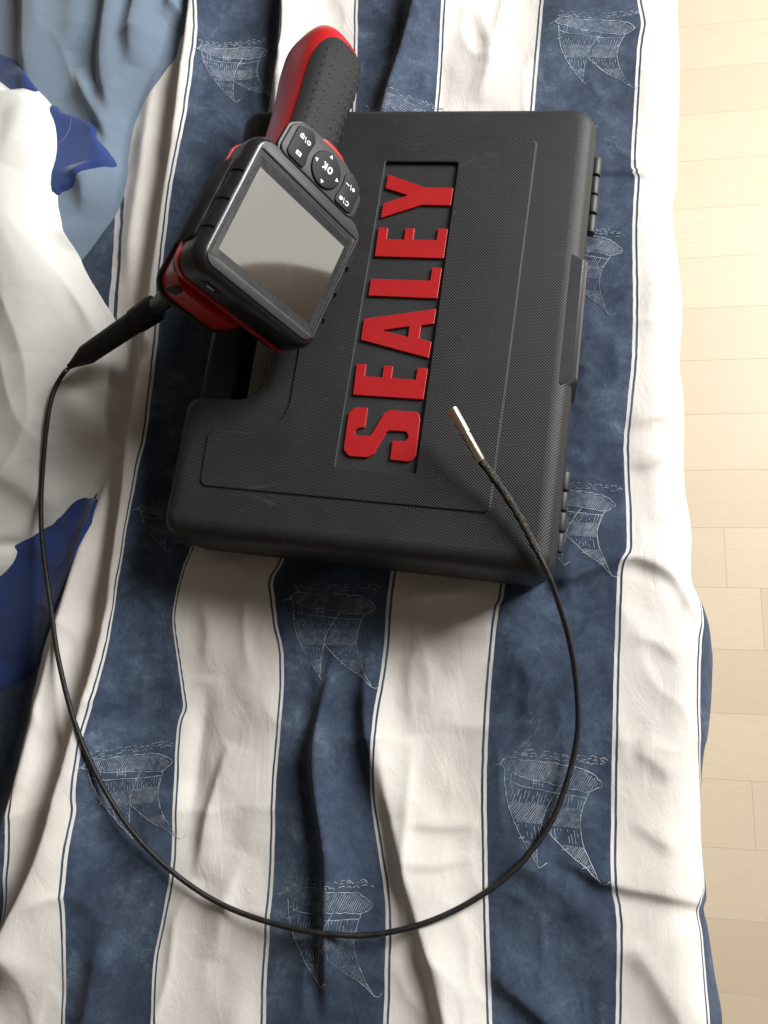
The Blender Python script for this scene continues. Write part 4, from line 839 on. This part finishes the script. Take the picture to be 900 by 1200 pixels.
v, f = prism(round_poly(shrink_r(LB), 0, 5), .5, 2.7, .7, (), 3); lb = link('side_button', dl(v), f, M_BTN, pad, True, None, 50)
RBt = [(-x+.2, y, r) for x, y, r in LB][::-1]; RBt = [(x, y-(1.6 if y > 60 and x > 20 else 0), r) for x, y, r in RBt]
v, f = prism(round_poly(shrink_r(RBt), 0, 5), .5, 2.7, .7, (), 3); rb = link('side_button', dl(v), f, M_BTN, pad, True, None, 50)
# white markings; text reads with the display above the buttons
def mark(polys, cx_, cy_, z, parent, nm='marking', s=1.0):
    V = []; F = []
    for pl in polys:
        b0 = len(V); n = len(pl)
        P = [(cx_-x*s, cy_-y*s) for x, y in pl]
        V += [(x, y, z+.12) for x, y in P]+[(x, y, z-.3) for x, y in P]
        F.append(tuple(range(b0, b0+n)))
        for i in range(n): F.append((b0+i, b0+n+i, b0+n+(i+1) % n, b0+(i+1) % n))
    o = link(nm, dl(V), F, M_MARK, parent, False)
    bm = bmesh.new(); bm.from_mesh(o.data); bmesh.ops.recalc_face_normals(bm, faces=bm.faces); bm.to_mesh(o.data); bm.free(); return o
def seg(x0, y0, x1, y1, w):
    d = math.hypot(x1-x0, y1-y0); nx_, ny_ = -(y1-y0)/d*w/2, (x1-x0)/d*w/2
    return [(x0+nx_, y0+ny_), (x1+nx_, y1+ny_), (x1-nx_, y1-ny_), (x0-nx_, y0-ny_)]
def ring_(cx_, cy_, r, w, a0=0, a1=360, n=16, ry=None):
    ry = ry or r; out = []
    for k in range(n):
        t0 = R(a0+(a1-a0)*k/n); t1 = R(a0+(a1-a0)*(k+1)/n)
        out.append([(cx_+(r+w/2)*math.cos(t0), cy_+(ry+w/2)*math.sin(t0)), (cx_+(r+w/2)*math.cos(t1), cy_+(ry+w/2)*math.sin(t1)), (cx_+(r-w/2)*math.cos(t1), cy_+(ry-w/2)*math.sin(t1)), (cx_+(r-w/2)*math.cos(t0), cy_+(ry-w/2)*math.sin(t0))])
    return out
def disc(cx_, cy_, r, n=16): return [(cx_+r*math.cos(2*math.pi*k/n), cy_+r*math.sin(2*math.pi*k/n)) for k in range(n)]
mark(ring_(-2.2, 0, 1.35, 1.0, ry=1.9, n=20)+[seg(1.0, -2.3, 1.0, 2.3, 1.0), seg(1.3, -.2, 3.3, 2.3, 1.05), seg(1.3, .1, 3.3, -2.3, 1.05)], .2, 58.4, 3.0, okb, 'lettering')
for x, y in ((-8.6, 57.6), (9.4, 57.0), (-.4, 66.4), (.6, 48.6)):
    dx, dy = (x-.3)/9, (y-57.5)/9; L = math.hypot(dx, dy); dx /= L; dy /= L
    mark([[(-(dx*1.4), -(dy*1.4)), ((dx*.9-dy*1.3), (dy*.9+dx*1.3)), ((dx*.9+dy*1.3), (dy*.9-dx*1.3))]], x, y, 2.9, okb)
mark([seg(-1.9, 0, 1.9, 0, 2.6)], -20.2, 51.2, 2.7, lb); o = mark([[(-.7, -.8), (.9, 0), (-.7, .8)]], -20.2, 51.2, 2.8, lb); o.data.materials[0] = M_BTN
mark(ring_(-3.0, 0, 1.1, .7, n=12)+[seg(-.9, 1.8, .3, -1.8, .45)]+[seg(1.2, .8, 3.9, .8, .55), seg(1.3, .8, 1.3, -1.2, .55), seg(3.7, .8, 3.7, -1.2, .55), seg(1.3, -1.2, 3.7, -1.2, .55), seg(2.0, -1.8, 3.0, -1.8, .7), seg(2.5, .4, 2.5, -.8, .7)], -20.3, 61.6, 2.7, lb)
mark(ring_(-2.8, 0, 1.3, .6, 30, 330, n=14)+[seg(-.7, 1.8, .4, -1.8, .45), disc(2.4, 0, 1.3)], 19.4, 50.2, 2.7, rb)
mark([disc(-2.7, 0, 1.15)]+[seg(-.9, 1.7, .2, -1.7, .45), seg(1.0, 0, 4.0, 0, .6)], 19.8, 61.0, 2.7, rb)

# plug, cable and steel tip (world metres)
PI = DEV_M.to_3x3()
def W2D(p): return tuple((PI.transposed() @ (Vector(p)-DEV_O)))
def D2W(p): return np.array(DEV_O + PI @ (Vector(p)*.001))
s0 = D2W((-22, -34, -70)); s1 = D2W((-22.5, -35, -80))
PLUG0 = np.array([-0.2581, 0.2589, 0.048]); PLUG1 = np.array([-0.3311, 0.2247, 0.03])
def dlink(name, V, F, mat, parent, smooth=True, uvs=None, sharp=40):
    o = link(name, [W2D(p) for p in V], F, mat, parent, smooth, uvs, sharp); return o
v, f = lathe(s0, PLUG0, [(-.004, .0075), (.004, .0072), (.010, .0062), (np.linalg.norm(PLUG0-s0)+.002, .0060)], 24); dlink('socket_stub', v, f, M_RUB, dev)
LP = float(np.linalg.norm(PLUG1-PLUG0))
prof = [(-.002, .0078), (-.0018, .0090), (.001, .0096), (.004, .0097), (.0125, .0093), (.0130, .0088), (.0134, .0093), (.0185, .0090), (.0190, .0083), (.0195, .0082), (.026, .0080), (LP-.017, .0074), (LP-.0155, .0070), (LP-.002, .0026), (LP+.001, .0021)]
v, f = lathe(PLUG0, PLUG1, prof, 36); plug = dlink('plug', v, f, M_RUB, dev)


CAB = np.array([[-0.33283, 0.22207, 0.03], [-0.33389, 0.22217, 0.029], [-0.3349, 0.22237, 0.02801], [-0.33589, 0.22254, 0.02706], [-0.33688, 0.2226, 0.02615], [-0.33791, 0.22242, 0.0253], [-0.33899, 0.22189, 0.02452], [-0.34017, 0.22104, 0.02381], [-0.34142, 0.21994, 0.02318], [-0.34269, 0.21859, 0.02263], [-0.3439, 0.217, 0.02217], [-0.34501, 0.21516, 0.02179], [-0.34596, 0.21307, 0.02148], [-0.34678, 0.21082, 0.02125], [-0.34753, 0.20842, 0.02109], [-0.34818, 0.20579, 0.02098], [-0.34872, 0.20284, 0.02093], [-0.34912, 0.19948, 0.02092], [-0.34938, 0.19561, 0.02096], [-0.34949, 0.19124, 0.02102], [-0.34949, 0.18646, 0.02111], [-0.34937, 0.18129, 0.02122], [-0.34915, 0.17578, 0.02134], [-0.34883, 0.16995, 0.02147], [-0.34843, 0.16385, 0.02161], [-0.34794, 0.15722, 0.02175], [-0.34737, 0.15001, 0.02186], [-0.34679, 0.14255, 0.02187], [-0.3463, 0.13517, 0.02163], [-0.34597, 0.12819, 0.02107], [-0.34573, 0.12184, 0.02028], [-0.3455, 0.11623, 0.01942], [-0.3452, 0.1111, 0.0186], [-0.34477, 0.10622, 0.01788], [-0.34415, 0.10138, 0.01727], [-0.3433, 0.09634, 0.01679], [-0.34218, 0.0909, 0.01647], [-0.34076, 0.0851, 0.0163], [-0.33907, 0.07913, 0.01629], [-0.33714, 0.07301, 0.01643], [-0.33503, 0.06673, 0.01673], [-0.33278, 0.06032, 0.01715], [-0.33044, 0.05377, 0.01769], [-0.32808, 0.04705, 0.01831], [-0.32569, 0.04016, 0.01897], [-0.32328, 0.03316, 0.01961], [-0.32081, 0.02614, 0.02019], [-0.31824, 0.01916, 0.02073], [-0.31551, 0.01228, 0.02126], [-0.31259, 0.00542, 0.02181], [-0.30952, -0.00149, 0.02239], [-0.30632, -0.00835, 0.02299], [-0.30301, -0.01509, 0.0236], [-0.29964, -0.02162, 0.02416], [-0.29637, -0.02787, 0.02442], [-0.29339, -0.03384, 0.0241], [-0.29075, -0.03962, 0.02312], [-0.28825, -0.04528, 0.0217], [-0.28568, -0.05087, 0.02014], [-0.2829, -0.05644, 0.01858], [-0.27985, -0.06206, 0.01707], [-0.27653, -0.06777, 0.01561], [-0.27295, -0.07354, 0.01423], [-0.26914, -0.07926, 0.01294], [-0.2651, -0.08486, 0.01175], [-0.26083, -0.09025, 0.01065], [-0.25636, -0.09535, 0.00967], [-0.25165, -0.10017, 0.00881], [-0.24672, -0.10478, 0.00806], [-0.24157, -0.10917, 0.00743], [-0.23623, -0.11333, 0.00692], [-0.23072, -0.11727, 0.00652], [-0.22507, -0.12097, 0.00622], [-0.21928, -0.12445, 0.00604], [-0.21334, -0.12773, 0.00595], [-0.20725, -0.13077, 0.00596], [-0.20103, -0.13358, 0.00606], [-0.19468, -0.13612, 0.00624], [-0.18821, -0.13837, 0.0065], [-0.18149, -0.14034, 0.00685], [-0.1745, -0.14205, 0.00727], [-0.16741, -0.1435, 0.00776], [-0.16036, -0.14471, 0.00832], [-0.15352, -0.14571, 0.00894], [-0.14704, -0.1465, 0.00962], [-0.14089, -0.14707, 0.01035], [-0.13494, -0.1474, 0.01112], [-0.1292, -0.14754, 0.0119], [-0.12368, -0.14754, 0.0126], [-0.11841, -0.1475, 0.01304], [-0.11339, -0.14748, 0.01314], [-0.10873, -0.14747, 0.01298], [-0.1044, -0.1474, 0.01275], [-0.10022, -0.14721, 0.01253], [-0.09606, -0.14685, 0.01235], [-0.09175, -0.14628, 0.01223], [-0.08716, -0.14547, 0.01215], [-0.08225, -0.1444, 0.01213], [-0.07711, -0.14313, 0.01216], [-0.07185, -0.14165, 0.01221], [-0.06655, -0.14, 0.01224], [-0.06132, -0.13821, 0.01214], [-0.05623, -0.13629, 0.01188], [-0.05123, -0.13421, 0.01149], [-0.04623, -0.13194, 0.01105], [-0.04125, -0.12949, 0.01062], [-0.03635, -0.12688, 0.0102], [-0.03156, -0.12412, 0.00981], [-0.02692, -0.12124, 0.00944], [-0.0224, -0.11823, 0.00909], [-0.01795, -0.11507, 0.00877], [-0.01361, -0.11176, 0.00846], [-0.00941, -0.10832, 0.00817], [-0.0054, -0.10475, 0.0079], [-0.00159, -0.10107, 0.00762], [0.00202, -0.09724, 0.00734], [0.00548, -0.09326, 0.00706], [0.00876, -0.08914, 0.00679], [0.01185, -0.08492, 0.00654], [0.01472, -0.08061, 0.00633], [0.01735, -0.07624, 0.00618], [0.01971, -0.07178, 0.00608], [0.0218, -0.06719, 0.00605], [0.02366, -0.0625, 0.0061], [0.02535, -0.05777, 0.00625], [0.02689, -0.05302, 0.00649], [0.02833, -0.04829, 0.00683], [0.02968, -0.04359, 0.00727], [0.0309, -0.03888, 0.00782], [0.03197, -0.03416, 0.00848], [0.03288, -0.02945, 0.00924], [0.03359, -0.02473, 0.0101], [0.0341, -0.02002, 0.01104], [0.03435, -0.01528, 0.01207], [0.03436, -0.01052, 0.01317], [0.03419, -0.00577, 0.01433], [0.03388, -0.00105, 0.01556], [0.03347, 0.00358, 0.01695], [0.033, 0.0081, 0.01868], [0.03245, 0.01248, 0.02086], [0.0318, 0.01672, 0.02337], [0.03106, 0.02087, 0.026], [0.03024, 0.02493, 0.02867], [0.02934, 0.02894, 0.03138], [0.02835, 0.0329, 0.03416], [0.02725, 0.03686, 0.03705], [0.02603, 0.04081, 0.04001], [0.02474, 0.04469, 0.043], [0.0234, 0.04846, 0.04599], [0.02207, 0.05205, 0.04892], [0.02077, 0.05544, 0.05172], [0.01955, 0.0585, 0.05434], [0.0184, 0.06125, 0.05682], [0.01724, 0.06385, 0.05924], [0.01601, 0.06645, 0.06162], [0.01464, 0.06926, 0.06383], [0.01309, 0.07247, 0.06561], [0.01127, 0.07626, 0.06683], [0.00924, 0.0805, 0.06762], [0.00705, 0.08498, 0.06825], [0.00479, 0.08949, 0.06884], [0.00255, 0.09383, 0.06943], [0.00042, 0.09781, 0.07004], [-0.00159, 0.1014, 0.07068], [-0.00357, 0.10475, 0.07134], [-0.00552, 0.10792, 0.072], [-0.00746, 0.11097, 0.07267], [-0.00942, 0.11395, 0.07336], [-0.01142, 0.11691, 0.07408], [-0.01346, 0.1198, 0.07486], [-0.01551, 0.12258, 0.07567], [-0.01758, 0.12529, 0.0765], [-0.01966, 0.12796, 0.07733], [-0.02174, 0.13063, 0.07817], [-0.02382, 0.13334, 0.079]])
P = CAB; n0 = len(P)
RC = .00172
NS = int(n0*.905)
v, f, u = tube(P[:NS+1], RC, 14)
def mat_cable():
    k = NT('ribbed_black_cable'); sp = k.n('ShaderNodeSeparateXYZ'); k.l(k.uv(), sp.inputs[0])
    a = k.math('SINE', k.math('ADD', k.math('MULTIPLY', sp.outputs[1], 2*math.pi/.0013), k.math('MULTIPLY', sp.outputs[0], 2*math.pi)))
    f_ = k.noise(250, 4); k.base(k.mix(k.math('MULTIPLY', k.math('POWER', f_, 5.0), 1.0), (.010, .010, .010), (.12, .105, .09))); k.rough(.42); k.b.inputs['Specular IOR Level'].default_value = .35
    k.bump(k.math('ADD', a, f_), .35, .00025); return k.m
M_CAB = mat_cable()
cable = dlink('cable', v, f, M_CAB, dev, True, u, 60)
def mat_sleeve():
    k = NT('frayed_braided_sleeve'); f_ = k.noise(700, 5, .7); g = k.noise(260, 4)
    k.base(k.mix(k.sstep(f_, .45, .68), (.016, .015, .014), (.10, .082, .066))); k.rough(.85); k.bump(k.math('ADD', f_, g), .9, .0008); return k.m
rs = []
SL = P[NS:]
for i in range(len(SL)): rs.append(.0021+.0006*math.sin(i*1.7)*.3+.0004*(i/len(SL)))
rs[-1] = .0023
RC2 = .0023
v, f, u = tube(SL, rs, 16); dlink('cable_sleeve', v, f, mat_sleeve(), cable, True, u, 60)
T0 = np.array(P[-1]); T1_ = np.array([-0.0404, 0.163, 0.086]); LT = float(np.linalg.norm(T1_-T0))
v, f = lathe(T0, T1_, [(-.001, .0018), (-.0008, .00245), (0, .0028), (LT*.50, .0028), (LT*.505, .0025), (LT*.52, .0025), (LT*.525, .0032), (LT*.97, .0032), (LT, .0030)], 36); tip = dlink('camera_tip', v, f, M_CHROME, dev)
v, f = lathe(T0+(T1_-T0)*1.0, T1_+(T1_-T0)*.02, [(-.0003, .0021), (.0003, .0020)], 20); dlink('lens', v, f, M_GASKET, tip)
